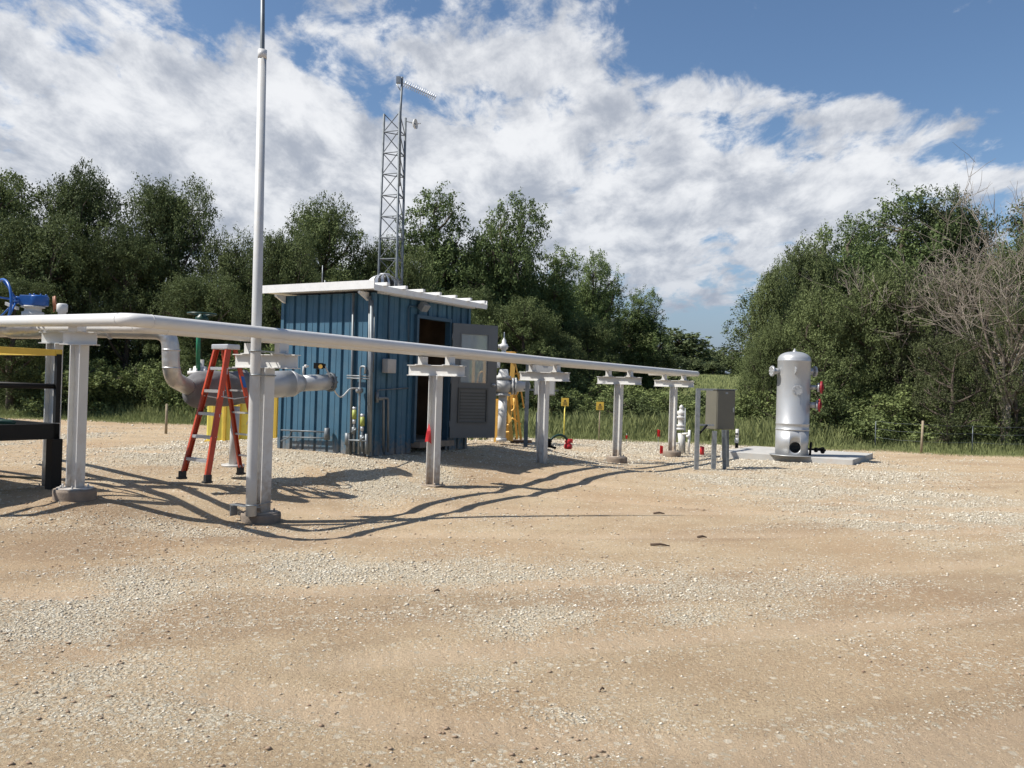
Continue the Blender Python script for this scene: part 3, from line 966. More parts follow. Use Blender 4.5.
# side wall conduits and valves
m = MB()
m.tube([onL(353.5, 293, .05), onL(350.5, 455, .05)], 0.022, 10)
m.tube([onL(370, 296, .05), onL(368.3, 455, .05)], 0.026, 10)
m.build('conduit', 'conduit', shed)
m = MB(); m.tube([onL(347, 375.5, .07), onL(370, 376.5, .07)], 0.012, 8); m.tube([onL(347, 378, .07), onL(370, 379, .07)], 0.012, 8)
m.build('strut', 'galv', shed)
m = MB()
m.tube(bend([onL(365, 374, .1), onL(365.5, 366.5, .1), onL(360.5, 366.5, .1), onL(359.5, 400, .1), onL(358.5, 454, .1)], 0.04), [0.018] * 1 + [0.018] * 1 + [0.018] * 26 + [0.018] if False else 0.018, 8)
m.lathe(onL(359.5, 390.5, .1), [(0, -.06), (.04, -.055), (.055, -.02), (.055, .02), (.04, .055), (0, .06)], 16, -d)
m.build('gas_piping', 'galv', shed)
m = MB()
for px, y0 in ((354.5, 408), (362.5, 416)):
    m.tube([onL(px, y0 + 4, .12), onL(px - .6, 452, .12)], 0.022, 8)
    m.tube([onL(px - .3, y0 + 19, .12), onL(px - .5, y0 + 26, .12)], 0.042, 10)
    m.tube([onL(px - 2.5, y0 + 24, .14), onL(px + 2.2, y0 + 21, .14)], 0.02, 8)
for px in (347.5, 349.0, 366.5):
    m.tube([onL(px, 434, .13), onL(px - .4, 454, .13)], 0.024, 8)
m.tube([onL(346, 440, .14), onL(367, 441, .14)], 0.016, 8)
m.tube([onL(347.5, 433, .13), onL(347.3, 445, .13)], 0.045, 10)
gp_ = m.build('gas_piping', 'conduit', shed)
for px, y0 in ((354.5, 408), (362.5, 415)):
    MB().tube([onL(px, y0 + 2, .12), onL(px - .2, y0 + 11, .12)], 0.038, 12).build('valve_body', 'limegreen', gp_)
for px, y0 in ((354.5, 408), (362.5, 415)):
    MB().tube([onL(px, y0 - 1, .12), onL(px, y0 + 2, .12)], 0.034, 12).build('valve_cap', 'alu', gp_)
    MB().tube([onL(px - .2, y0 + 11, .12), onL(px - .3, y0 + 16, .12)], 0.03, 12).build('valve_cap', 'alu', gp_)
m = MB()
m.tube(bend([onL(281, 430, .12), onL(325, 432, .12)], .1), 0.013, 8); m.tube(bend([onL(281, 441, .1), onL(290, 437, .1), onL(291, 431, .1), onL(329, 432, .1)], .06), 0.012, 8)
m.tube([onL(283, 437, .1), onL(327, 438, .1)], 0.012, 8); m.tube([onL(327, 428, .1), onL(327, 440, .1)], 0.05, 10)
m.build('gas_piping', 'galvdark', shed)
# dim equipment inside
m = MB(); c = SC + A * (WL - 0.25) + d * 1.6
m.box(c + UP * (zfl + 0.75), 0.35, 0.8, 1.3, n, d); m.build('control_panel', 'grey', shed)
m = MB()
for k in range(5):
    q = SC + A * 1.0 + d * (1.0 + 0.25 * k) + UP * zfl
    m.tube([q, q + UP * (1.2 + 0.1 * (k % 3))], 0.03, 8)
m.tube([SC + A * 1.0 + d * 0.6 + UP * (zfl + 1.15), SC + A * 1.0 + d * 2.4 + UP * (zfl + 1.15)], 0.05, 10)
m.build('inside_piping', 'galvdark', shed)

# ================================================================== LATTICE TOWER
DT = 18.2
tb = [P(378.6, 275, DT + 0.15), P(396.6, 275, DT - 0.22), P(402.0, 275, DT + 0.25)]
tt = [P(384.2, 114, DT + 0.15), P(399.6, 112, DT - 0.22), P(405.6, 118, DT + 0.25)]
legs = []
for b0, b1 in zip(tb, tt):
    dz = (b1 - b0); gzv = gz(b0.x, b0.y)
    foot = b0 - dz * ((b0.z - gzv) / dz.z)
    legs.append((foot, b1))
tw = thing('lattice_tower', (sum(l[0].x for l in legs) / 3, sum(l[0].y for l in legs) / 3, legs[0][0].z),
           'slim galvanised lattice radio tower standing behind the blue shed', 'tower')
for a, b_ in legs: MB().tube([a, b_], 0.026, 10).build('leg', 'galvdark', tw)
Ht = legs[0][1].z - legs[0][0].z


def lg(i, h):
    a, b_ = legs[i]; return a + (b_ - a) * (h / Ht)


m = MB(); h = 0.25; k = 0
while h < Ht - 0.1:
    for i in range(3):
        j = (i + 1) % 3
        m.tube([lg(i, h), lg(j, h)], 0.011, 6, cap=False)
        h2 = min(h + 0.46, Ht)
        a_, c_ = (i, j) if i != 1 else (j, i)
        m.tube([lg(a_, h), lg(c_, h2)], 0.010, 6, cap=False)
    h += 0.46; k += 1
m.build('bracing', 'galvdark', tw)
mtop = P(402.3, 77, DT - 0.2)
mast = MB().tube([lg(1, Ht - 1.6) + Vector((0.03, -0.03, 0)), P(400.5, 112, DT - .2), mtop], 0.024, 10).build('top_mast', 'galvdark', tw)
y0, y1 = P(403, 83, DT - .2), P(435.5, 97.5, DT + 0.9)
m = MB().tube([y0, y1], 0.009, 6)
per = (y1 - y0).normalized().cross(UP).normalized()
upp = per.cross((y1 - y0).normalized()).normalized()
for k in range(16):
    q = y0 + (y1 - y0) * (0.06 + 0.062 * k)
    m.tube([q - (per * .55 + upp * .8) * 0.075, q + (per * .55 + upp * .8) * 0.075], 0.008, 5)
m.build('yagi_antenna', 'alu', tw)
m = MB().box(P(398.5, 80, DT - .2), 0.09, 0.07, 0.14).tube([P(396.5, 84, DT - .2), P(401.5, 92, DT - .2)], 0.012, 6)
m.build('mount_box', 'galv', tw)
q = P(415, 124, DT + 0.1)
ax = Vector((0.95, -0.25, 0.05)).normalized()
m = MB().lathe(q - ax * 0.05, [(0.0, 0.0), (0.06, 0.012), (0.10, 0.04), (0.11, 0.075), (0.105, 0.075), (0.06, 0.03), (0, 0.02)], 20, ax)
m.tube([q, q + ax * 0.13], 0.012, 6); m.build('dish', 'white', tw)
MB().tube([P(405.5, 121, DT + .25), P(410, 122, DT + .2), q], 0.014, 6).build('dish_arm', 'galvdark', tw)

# ================================================================== METERING LINE behind the ladder
Da, Db = 11.9, 13.35
pL, pR = P(186, 388, 11.6), P(332, 382, Db)
ml = thing('metering_line', (pL.x, pL.y, gz(pL.x, pL.y)), 'horizontal grey pipe run with a blanket-wrapped meter and reducer ending at the blue shed', 'pipeline')
ax = (pR - pL).normalized()


def al(px):      # point on the axis seen at column px
    lo, hi = 0.0, 1.0
    for _ in range(40):
        mid = (lo + hi) / 2; q = pL + (pR - pL) * mid
        x = 512 + F * (q.x / q.y) 
        if x + 0.0 < px - 0: lo = mid
        else: hi = mid
    return pL + (pR - pL) * lo


pA, pB, pC, pD, pE = al(194), al(246), al(268), al(290), al(302)
m = MB()
prof = []
L_ = (pB - al(186)).length
st = al(186)
vv = []; fc = []
nr_, ns_ = 22, 36
for i in range(nr_):
    t_ = i / (nr_ - 1)
    base = st + (pB - st) * t_
    r0 = 0.225 * (0.62 + 0.38 * math.sin(min(1, t_ * 5) * math.pi / 2)) * (1 if t_ < 0.9 else 0.95)
    for j in range(ns_):
        a = 2 * math.pi * j / ns_
        wv = 1 + 0.07 * (float(vnoise(t_ * 5 + 3, a * 2.2, 3)) - 0.5) * 2 + 0.03 * math.sin(a * 3 + t_ * 9)
        sag = -0.05 if math.sin(a) < -0.3 else 0
        side = ax.cross(UP).normalized()
        vv.append(base + side * math.cos(a) * r0 * wv * 0.85 + UP * (math.sin(a) * r0 * wv + sag))
for i in range(nr_ - 1):
    for j in range(ns_):
        a, b_ = i * ns_ + j, i * ns_ + (j + 1) % ns_
        fc.append((a, b_, b_ + ns_, a + ns_))
fc.append(tuple(range(ns_))); fc.append(tuple((nr_ - 1) * ns_ + j for j in reversed(range(ns_))))
m.add(vv, fc, True); m.build('blanket_wrap', 'tarp', ml)
m = MB().tube([pA, pC], 0.13, 24)
m.tube([pC - ax * 0.12, pC, pD], [0.13, 0.20, 0.20], 32)
m.tube([pD, pD + ax * 0.05, pE - ax * 0.06, pE], [0.20, 0.195, 0.14, 0.127], 32)
m.tube([pE, pR], 0.125, 28)
m.build('pipe_body', 'silver', ml)
m = MB()
for q in (pR - ax * 0.03,):
    m.disc(q, ax, 0.15, 0.05, 28)
for s_ in range(10):
    a = s_ * math.pi / 5
    side = ax.cross(UP).normalized()
    q = pR - ax * 0.03 + (side * math.cos(a) + UP * math.sin(a)) * 0.13
    m.cyl(q - ax * 0.05, q + ax * 0.05, 0.012, 6)
m.build('flange', 'galvdark', ml)
q = al(303) + UP * 0.13
m = MB().tube([q, q + UP * 0.12, q + UP * 0.13 + ax * 0.09], 0.014, 8).disc(q + UP * 0.13 + ax * 0.04, ax, 0.025, 0.03, 10)
m.build('tap', 'white', ml)
q = al(318) + UP * 0.13
m = MB().tube([q, q + UP * 0.08], 0.02, 8).box(q + UP * 0.13, 0.13, 0.1, 0.09).box(q + UP * 0.13 + Vector((0.085, 0, 0)), 0.04, 0.07, 0.07)
tr_ = m.build('transmitter', 'black', ml)
m = MB().disc(q + UP * 0.12 + Vector((0.045, -0.055, 0)), (0, 1, 0), 0.032, 0.015, 14); m.build('transmitter_cap', 'orange', tr_)
cx = [q + UP * 0.13 + Vector((0.1, 0, 0)), P(329, 375, 13.2), P(333, 388, 13.3), P(341, 397, 13.5), P(350, 389, 13.9), onL(358, 388.5, .14)]
sm = []
for i in range(len(cx) - 1):
    p0 = cx[max(0, i - 1)]; p1 = cx[i]; p2 = cx[i + 1]; p3 = cx[min(len(cx) - 1, i + 2)]
    for k in range(6):
        t_ = k / 6
        sm.append(0.5 * ((2 * p1) + (p2 - p0) * t_ + (2 * p0 - 5 * p1 + 4 * p2 - p3) * t_ ** 2 + (3 * p1 - p0 - 3 * p2 + p3) * t_ ** 3))
sm.append(cx[-1])
MB().tube(sm, 0.013, 8).build('flexible_conduit', 'grey', ml)
# stand under the line
sx = P(233, 466, 12.1); bz = sx.z
m = MB().tube([Vector((sx.x, sx.y, bz)), Vector((sx.x + .01, sx.y, 1.2))], 0.06, 16).disc((sx.x, sx.y, bz + 0.01), UP, 0.16, 0.03, 24)
m.build('pipe_stand', 'grey', ml)

# clad drop line
DC = 10.9
pts = [P(-70, 331, DC + .4), P(60, 330.5, DC + .1), P(148, 331, DC), P(170, 331, DC), P(171, 352, DC), P(171.5, 374, DC), P(180, 386, 11.35), pL + ax * 0.05]
path = bend([pts[0], pts[1], pts[3], pts[5] + UP * -0.05, pts[7]], 0.22, 10)
cl = thing('clad_pipe', (pts[4].x, pts[4].y, 0.3), 'aluminium-clad insulated pipe bending down into the blanket-wrapped meter', 'pipe')
rr = [0.085 if p.x < P(150, 331, DC).x else 0.108 for p in path]
MB().tube(path, rr, 26).build('cladding', 'clad', cl)
m = MB()
for q, a in ((P(171, 350, DC), UP), (P(171.5, 368, DC), UP), (P(110, 330.5, DC), Vector((1, 0, 0)))):
    m.disc(q, a, 0.113, 0.02, 26)
m.build('cladding_band', 'alu', cl)
bl = MB(); c0, c1 = P(2, 329, DC + .1), P(52, 329, DC + .1); axx = (c1 - c0)
bl.tube([c0, c0 + axx * .2, c0 + axx * .75, c1, c1 + axx * .25], [0.085, 0.125, 0.13, 0.105, 0.087], 26)
bl.build('insulation_jacket', 'clad', cl)

# blue gear operator with handwheel
g0 = P(33, 310, DC + .1)
gv = thing('gear_operator', (g0.x, g0.y, g0.z - .1), 'bright blue valve gear with a large blue handwheel above the clad pipe', 'valve')
MB().lathe(g0 - UP * 0.12, [(0.0, 0), (.13, 0), (.13, .09), (.10, .10), (.10, .15), (.14, .15), (.14, .17), (0, .17)], 24).build('bonnet', 'white', gv)
m = MB().lathe(P(38, 306, DC + .1), [(0, 0), (.12, 0), (.125, .02), (.125, .12), (.11, .135), (0, .135)], 28)
m.box(P(29, 300.5, DC + .05), 0.17, 0.14, 0.13)
for k in range(8):
    a = k * math.pi / 4; q = P(38, 306, DC + .1) + Vector((math.cos(a) * .1, math.sin(a) * .1, .135)); m.cyl(q, q + UP * .018, .012, 6)
m.tube([P(27, 300.5, DC + .05), P(16, 300, DC + .0)], 0.028, 12)
m.build('gear_box', 'bluevalve', gv, 0.006)
hub = P(17, 300, DC); wn = Vector((0.62, 0.78, 0)).normalized(); wu = wn.cross(UP).normalized()
cen = P(1.5, 303, DC - .15)
ring = [cen + (wu * math.cos(a) + UP * math.sin(a)) * 0.30 for a in [2 * math.pi * k / 36 for k in range(37)]]
m = MB().tube(ring, 0.017, 10, cap=False)
for k in range(5):
    a = 2 * math.pi * k / 5 + 0.3
    m.tube([hub, cen + (wu * math.cos(a) + UP * math.sin(a)) * 0.3], 0.012, 8)
m.disc(hub, wn, 0.05, 0.05, 16); m.build('handwheel', 'bluevalve', gv)
m = MB().box(P(12, 306, DC - .02), 0.16, .06, .04, Vector((.9, 0, -.35)).normalized()); m.build('pointer_plate', 'white', gv)
q = P(62, 314, DC + .1)
vt = thing('vent_fitting', (q.x, q.y, q.z - .1), 'short white capped vent fitting with a thin reddish rod, right of the blue handwheel', 'fitting')
MB().lathe(q - UP * .1, [(0, 0), (.05, 0), (.05, .12), (.066, .13), (.066, .22), (.05, .235), (0, .235)], 18).build('vent_body', 'white', vt)
MB().tube([P(54, 312, DC + .1), P(53.5, 296.5, DC + .1)], 0.011, 8).tube([P(55.5, 309, DC + .1), P(55, 296, DC + .1)], 0.013, 8).build('rod', 'copper', vt)

# green valve
q = P(198, 368, 11.9)
gr = thing('green_valve', (q.x, q.y, q.z), 'dark green handwheel valve on the wrapped meter behind the ladder', 'valve')
MB().tube([P(198, 372, 11.9), P(198.6, 318, 11.9)], [.03, .03], 12).build('stem', 'green', gr)
m = MB(); cw = P(202, 314, 11.95)
ring = [cw + Vector((math.cos(a), math.sin(a), 0.0)) * .19 for a in [2 * math.pi * k / 30 for k in range(31)]]
m.tube(ring, .014, 8, cap=False)
for k in range(4):
    a = k * math.pi / 2 + .4; m.tube([cw - UP * .03, cw + Vector((math.cos(a), math.sin(a), 0)) * .19], .011, 6)
m.lathe(cw - UP * .12, [(0, 0), (.09, 0), (.09, .07), (.05, .1), (.04, .13), (0, .13)], 18)
m.build('handwheel', 'greendark', gr)
m = MB().lathe(P(200, 375, 12.), [(0, 0), (.17, 0), (.17, .05), (.1, .06), (.09, .12), (.05, .13), (.05, .22), (0, .22)], 24)
for k in range(8):
    a = k * math.pi / 4; b0 = P(200, 375, 12.) + Vector((math.cos(a), math.sin(a), 0)) * .14; m.cyl(b0, b0 + UP * .09, .014, 6)
m.build('bonnet', 'white', gr)

# yellow tank, well behind the ladder
yl, yr = P(206, 431, 18.6), P(283, 434, 18.6)
yu = (yr - yl); yu.z = 0; ylen = yu.length; yu.normalize(); yv = Vector((-yu.y, yu.x, 0))
gy_ = gzz(yl.x, yl.y) - .02
yt = thing('plastic_tank', ((yl.x + yr.x) / 2, (yl.y + yr.y) / 2, gy_), 'bright yellow moulded plastic tank seen between the stepladder and the blue shed', 'tank')


def yp(a, b_, z): return Vector((yl.x, yl.y, z)) + yu * (a * ylen) + yv * b_


def ybox(m, a0, a1, b0, b1, z0, z1):
    return m.obox(yp((a0 + a1) / 2, (b0 + b1) / 2, (z0 + z1) / 2), yu * ylen * (a1 - a0) / 2, yv * (b1 - b0) / 2, UP * (z1 - z0) / 2)


ybox(MB(), 0, .32, 0, .9, gy_ + .06, 1.16).build('front_body', 'lemon', yt, .04)
ybox(MB(), .30, 1, .04, .94, gy_ + .06, 1.62).build('tank_body', 'lemon', yt, .05)
for a in (.10, .24, .42, .58, .74, .9):
    top = 1.14 if a < .3 else 1.6
    ybox(MB(), a - .02, a + .02, -.03, .06, gy_ + .08, top).build('rib', 'yellow', yt, .01)
ybox(MB(), -.01, 1.01, -.04, .96, gy_, gy_ + .09).build('base_rim', 'yellow', yt, .01)
ybox(MB(), .28, 1.02, .0, .98, 1.62, 1.68).build('lid', 'yellow', yt, .01)

# skid frame, left edge
K = P(55, 428, 10.0); K = Vector((K.x, K.y, 0)); gk = 0.18
sk = thing('steel_skid', (K.x, K.y, gk), 'black steel skid platform with a yellow top rail at the left edge', 'skid')
zd = 1.0
LN, LD = 4.2, 1.7


def kp(a, b_, z): return K - n * a - d * b_ + UP * z


m = MB()
for a0, b0, a1, b1 in ((0, 0, LN, 0), (0, LD, LN, LD), (0, 0, 0, LD), (LN, 0, LN, LD)):
    p0, p1 = kp(a0, b0, zd - .09), kp(a1, b1, zd - .09)
    v = (p1 - p0); s_ = v.normalized().cross(UP)
    m.obox((p0 + p1) / 2, v / 2 + v.normalized() * .035, s_ * .035, UP * .09)
m.build('deck_beam', 'black', sk)
m = MB().obox(kp(LN / 2, LD / 2, zd - .10), n * (LN / 2 - .04), d * (LD / 2 - .04), UP * .02); m.build('deck_plate', 'greendark', sk)
for a, b_ in ((0.0, 0), (0.0, LD), (LN, 0), (LN, LD)):
    q = kp(a, b_, 0); g_ = gz(q.x, q.y) + (-.02)
    MB().box(Vector((q.x, q.y, (g_ + zd - .18) / 2)), .125, .125, zd - .18 - g_, n, d).build('leg', 'black', sk)
for a, b_ in ((0.0, 0), (0.0, LD), (LN / 2, 0), (LN, 0)):
    q = kp(a, b_, 0) + n * .02
    MB().box(Vector((q.x, q.y, (zd + 1.83) / 2)), .055, .055, 1.81 - zd, n, d).build('upright', 'black', sk)
m = MB()
for z_ in (1.44,):
    m.tube([kp(0, 0, z_), kp(LN, 0, z_)], .03, 8); m.tube([kp(0, 0, z_ + .0), kp(0, LD, z_)], .03, 8)
m.build('mid_rail', 'black', sk)
m = MB()
p0, p1 = kp(-.03, 0, 1.84), kp(LN, 0, 1.84)
m.obox((p0 + p1) / 2, (p1 - p0) / 2, d * .045, UP * .038)
p0, p1 = kp(0, .05, 1.838), kp(0, LD, 1.838)
m.obox((p0 + p1) / 2, (p1 - p0) / 2, n * .04, UP * .036)
m.build('top_rail', 'yellow', sk, 0.005)
hose = []
for k in range(60):
    t_ = k / 59; hose.append(kp(.2 + 2.2 * t_, .35 + .18 * math.sin(t_ * 17), zd + .0 + .02 * math.sin(t_ * 40)))
tag(MB().tube(hose, .028, 8).build('green_hose', 'greendark'), 'dark green hose lying in loops on the black skid deck', 'hose')
q0, q1 = P(-40, 466, 11.6), P(50, 461.5, 10.9)
q0.z = gzz(q0.x, q0.y) + .03; q1.z = gzz(q1.x, q1.y) + .10
tag(MB().tube([q0, (q0 + q1) / 2 + UP * .01, q1], .016, 8).build('timber_lath', 'wood'), 'thin tan lath lying on the ground under the black skid', 'lath')

# ================================================================== BEHIND THE RACK
DV = 18.9
# white valve riser
q = P(500.5, 441, DV)
rv = thing('valve_riser', (q.x, q.y, q.z), 'white riser with grey valve body and a pointed bonnet above the overhead pipes', 'valve')


def vy(px, py, D=DV): return P(px, py, D)


b0 = vy(501.3, 441); b1 = vy(503.0, 395)
MB().tube([b0, b1], .096, 22).disc(b0 + UP * .03, UP, .12, .08, 22).disc(b0 + (b1 - b0) * .6, UP, .098, .012, 22).build('riser', 'pipewhite', rv)
m = MB()
m.lathe(vy(502.7, 396), [(0, 0), (.17, 0), (.17, .05), (.12, .07), (.19, .12), (.21, .22), (.19, .32), (.12, .37), (.17, .38), (.17, .45), (.12, .46), (.10, .6), (0, .6)], 26)
m.tube([vy(502.7, 386), vy(529, 386.5, DV + .2)], [.16, .1], 20)
m.disc(vy(512.5, 386.2), (1, 0.1, 0), .19, .05, 24)
m.disc(vy(494.5, 386), (1, 0.1, 0), .17, .05, 24)
m.disc(vy(515.5, 386.2), (1, 0.1, 0), .19, .04, 24)
m.tube([vy(494.5, 386), vy(502, 386)], .13, 16)
for k in range(10):
    a = k * math.pi / 5
    c_ = vy(497.5, 386) + Vector((0, math.cos(a) * .14, math.sin(a) * .14)); m.cyl(c_ - Vector((.08, 0, 0)), c_ + Vector((.05, 0, 0)), .014, 6)
m.build('valve_body', 'grey', rv)
m = MB().lathe(vy(503.5, 360), [(0, 0), (.10, 0), (.11, .10), (.09, .15), (.05, .17), (.05, .22), (.085, .25), (.10, .30), (.085, .35), (.05, .37), (.045, .44), (.03, .46), (.012, .5), (.01, .62), (0, .63)], 20)
m.lathe(vy(503.5, 360) + Vector((-.13, 0, .30)), [(0, 0), (.045, .0), (.05, .03), (.045, .07), (.03, .1), (0, .26)], 12, (1, 0, 0))
m.build('bonnet', 'pipewhite', rv)
MB().box(vy(497.5, 364), .12, .12, .18).build('actuator_box', 'white', rv, .01)
# yellow A-frame
DY = 19.5
q = P(515, 440, DY)
yf = thing('yellow_frame', (q.x, q.y, q.z), 'yellow-orange tubular A-frame stand behind the white riser and the open shed door', 'stand')
U = Vector((1, 0, 0))


def fy(px, py, off=0): return P(px, py, DY + off)


def bar(nm, pts, r, box=False):
    m = MB()
    if box:
        for a, b_ in zip(pts[:-1], pts[1:]):
            v = (b_ - a); s_ = v.normalized().cross(Vector((0, 1, 0)))
            m.obox((a + b_) / 2, v / 2, s_ * r, Vector((0, r, 0)))
    else: m.tube(pts, r, 10)
    return m.build(nm, 'orange', yf)


bar('post', [fy(513.8, 352), fy(510.5, 398), fy(508, 440)], .055, True)
bar('leg', [fy(508, 392, -.3), fy(511.5, 441, -.5)], .04, True)
bar('leg', [fy(512, 384, .3), fy(517, 439, .9)], .03, True)
bar('leg', [fy(515, 386, .2), fy(521, 441, .4)], .03, True)
bar('leg', [fy(496.5, 400, -.1), fy(496, 442, -.2)], .05, True)
bar('brace', [fy(494, 402), fy(516, 402)], .07, True)
bar('brace', bend([fy(507, 356, -.1), fy(513, 355, -.1), fy(519, 378), fy(524, 408, .2)], .3), .018)
bar('post', [fy(474, 352, .5), fy(473, 384, .5)], .035, True)
bar('post', [fy(485, 352, .5), fy(484, 384, .5)], .035, True)
bar('brace', [fy(471, 384, .5), fy(500, 384, .3)], .03, True)
bar('guard_loop', bend([fy(477, 384, .5), fy(479, 371, .5), fy(488, 372, .5)], .2), .018)
bar('guard_loop', bend([fy(515, 374), fy(520, 372), fy(519.5, 390), fy(515, 398)], .2), .018)
bar('guard_loop', bend([fy(514, 398, -.2), fy(515, 410, -.2), fy(508, 412, -.2)], .15), .024)
bar('rung', [fy(506, 432, -.3), fy(513, 432, -.3)], .02); bar('rung', [fy(507, 425, -.3), fy(512, 425, -.3)], .02)
bar('brace', [fy(512, 418, .3), fy(521, 424, .5)], .018)
bar('yoke', [fy(505, 352.5), fy(515, 353)], .03, True)
MB().box(fy(521, 441.2, .2), .5, .4, .05).build('ground_plate', 'stick', yf)

# small enclosure on posts, behind support 3
DE = 17.8
q = P(526, 446, DE)
en = thing('enclosure_stand', (q.x, q.y, q.z), 'light grey enclosure on galvanised posts half hidden behind the third white support', 'enclosure')
MB().box((P(528, 357, DE) + P(525.7, 447, DE)) / 2, .085, .06, (P(528, 357, DE) - P(525.7, 447, DE)).z).build('post', 'galvdark', en)
MB().box((P(536.5, 412, DE + .6) + P(536, 447, DE + .6)) / 2, .03, .03, .75).build('post', 'galvdark', en)
MB().box((P(556.5, 366, DE) + P(556, 447, DE)) / 2 - Vector((.0, -.1, 0)), .05, .05, 1.62).build('post', 'galvdark', en) if False else None
c = (P(534, 364, DE) + P(556, 395, DE)) / 2
MB().box(c + Vector((0, .1, 0)), .44, .2, .66).build('enclosure_box', 'grey', en, .01)
MB().box(c + Vector((0, -.012, 0)), .40, .02, .62).build('enclosure_door', 'grey', en, .004)
MB().box(P(541, 359, DE) , .09, .09, .10).build('top_unit', 'grey', en)
MB().box(P(541, 379, DE + .13), .74, .03, .04).box(P(541, 390, DE + .13), .74, .03, .04).build('cross_rail', 'galvdark', en)

# hose loop with red coupling
DH = 19.3
c0 = P(549.5, 447, DH); c0.z = gzz(c0.x, c0.y)
hz0 = c0.z
pts = [P(546, 444.5, DH), P(549.5, 442, DH), P(553, 437.5, DH), P(559, 434.8, DH), P(565, 436.5, DH), P(569, 442, DH)]
pts = [Vector((p.x, p.y + .05 * i, p.z)) for i, p in enumerate(pts)]
hl = thing('hose_loop', c0, 'dark hose arching off the gravel to a bright red coupling, right of the third support', 'hose')
MB().tube(bend(pts, .2, 5), .028, 10).build('hose', 'greendark', hl)
e = pts[-1] - UP * .02
m = MB().lathe(e - UP * .16, [(0, 0), (.08, .0), (.10, .04), (.09, .10), (.06, .13), (.085, .17), (.06, .22), (0, .24)], 9)
m.box(e + Vector((.05, 0, .03)), .10, .08, .09); m.build('coupling', 'redbright', hl)
m = MB().lathe(P(549, 447.5, DH), [(0, 0), (.06, 0), (.05, .12), (.07, .14), (.03, .2), (0, .2)], 10).tube([P(549, 446, DH), P(556, 448.2, DH)], .03, 8)
m.build('hose_end', 'black', hl)

# warning signs
for px, py, pb, lab in ((565, 402, 434, 'left one of the two small yellow warning signs, on a yellow stake'),
                        (600, 406, 435, 'right one of the two small yellow warning signs, on a tan stake')):
    r = ray(px, pb); D_ = float(grass_edge(r.x / r.y * 27)) - .3
    q = P(px, py, D_); g_ = gzz(q.x, q.y)
    sg = thing('warning_sign', (q.x, q.y, g_), lab, 'sign', 'yellow warning signs')
    MB().tube([Vector((q.x, q.y + .02, g_ - .1)), Vector((q.x, q.y + .02, q.z))], .02, 8).build('stake', 'lemon' if px < 580 else 'wood', sg)
    MB().box(q, .24, .012, .26).build('sign_plate', 'yellow', sg)
    m = MB()
    m.prism([q + Vector((-.045, -.0085, .015)), q + Vector((.045, -.0085, .015)), q + Vector((0, -.0085, .085))], (0, -.002, 0))
    for k in range(3): m.box(q + Vector((0, -.0095, -.02 - .035 * k)), .15 - .03 * (k % 2), .002, .012)
    m.build('print', 'signdark', sg)

# red pin flags
for px, py, lab in ((626.5, 437, 'tiny red pin flag standing in the gravel between the fourth and fifth supports'),
                    (658.5, 433, 'red pin flag at the grass edge left of the fifth support'),
                    (661.3, 449.5, 'red pin flag close to the left of the fifth support footing'),
                    (702, 450, 'red cap marker just right of the cabinet front post')):
    D_ = {626.5: 24, 658.5: 23.6, 661.3: 20.5, 702: 21.3}[px]
    q = P(px, py, D_); g_ = gzz(q.x, q.y)
    fl = thing('pin_flag', (q.x, q.y, g_), lab, 'flag')
    MB().tube([Vector((q.x, q.y, g_ - .02)), q + UP * .1], .006, 6).build('wire_stem', 'galv', fl)
    m = MB(); w = .05 if px < 640 else .075
    h_ = .09 if px < 640 else .17
    vs = [q + Vector((w * (i / 5 - .5) * (1.4 if px > 700 else 1), .02 * math.sin(i * 2.1), z_)) for i in range(6) for z_ in (-h_ * (.5 + .2 * (i % 2)), h_ * (.6 - .1 * i / 5))]
    m.add(vs, [(2 * i, 2 * i + 2, 2 * i + 3, 2 * i + 1) for i in range(5)])
    if px > 700: m.lathe(q - UP * .12, [(0, 0), (.05, 0), (.055, .12), (.04, .2), (0, .21)], 12)
    m.build('flag', 'redbright', fl)

# white valve stack by support 5
DS = 22.6
q = P(682, 452, DS)
vs_ = thing('valve_stack', (q.x, q.y, q.z), 'small stack of white flanged valves behind the fifth support with a slim white side post', 'valve')
c = P(680.8, 430, DS)
MB().tube([P(682.3, 453, DS), P(681, 433, DS)], .09, 14).build('riser', 'grey', vs_)
MB().lathe(c, [(0, 0), (.13, 0), (.13, .05), (.08, .06), (.08, .08), (.12, .1), (.12, .14), (.075, .15), (.085, .22), (.085, .30), (.12, .32), (.12, .36), (.07, .38), (.11, .42), (.11, .5), (.06, .52), (.05, .58), (.07, .60), (.03, .66), (0, .68)], 18).build('valve_body', 'white', vs_)
MB().tube([P(684.7, 452, DS - .1), P(685.3, 408, DS - .1)], .016, 6).build('gauge_line', 'galv', vs_)
m = MB().tube([P(688.5, 452.5, DS - .3), P(689.5, 430, DS - .3)], .034, 12).tube([P(682, 434, DS - .2), P(689, 433.5, DS - .3)], .028, 8).lathe(P(688, 437.5, DS - .3), [(0, 0), (.05, 0), (.05, .06), (0, .07)], 10)
m.tube([P(676, 443.5, DS - .1), P(682, 442.5, DS)], .015, 6)
m.build('side_post', 'pipewhite', vs_)

# grey-brown cabinet
DB = 18.3
kf = P(696, 468, DB - .55)
cb = thing('cabinet_stand', (kf.x, kf.y, kf.z), 'drab olive-grey electrical cabinet on galvanised legs, left of the tall silver vessel', 'cabinet')
c = (P(715.5, 390, DB) + P(736, 390, DB)) / 2
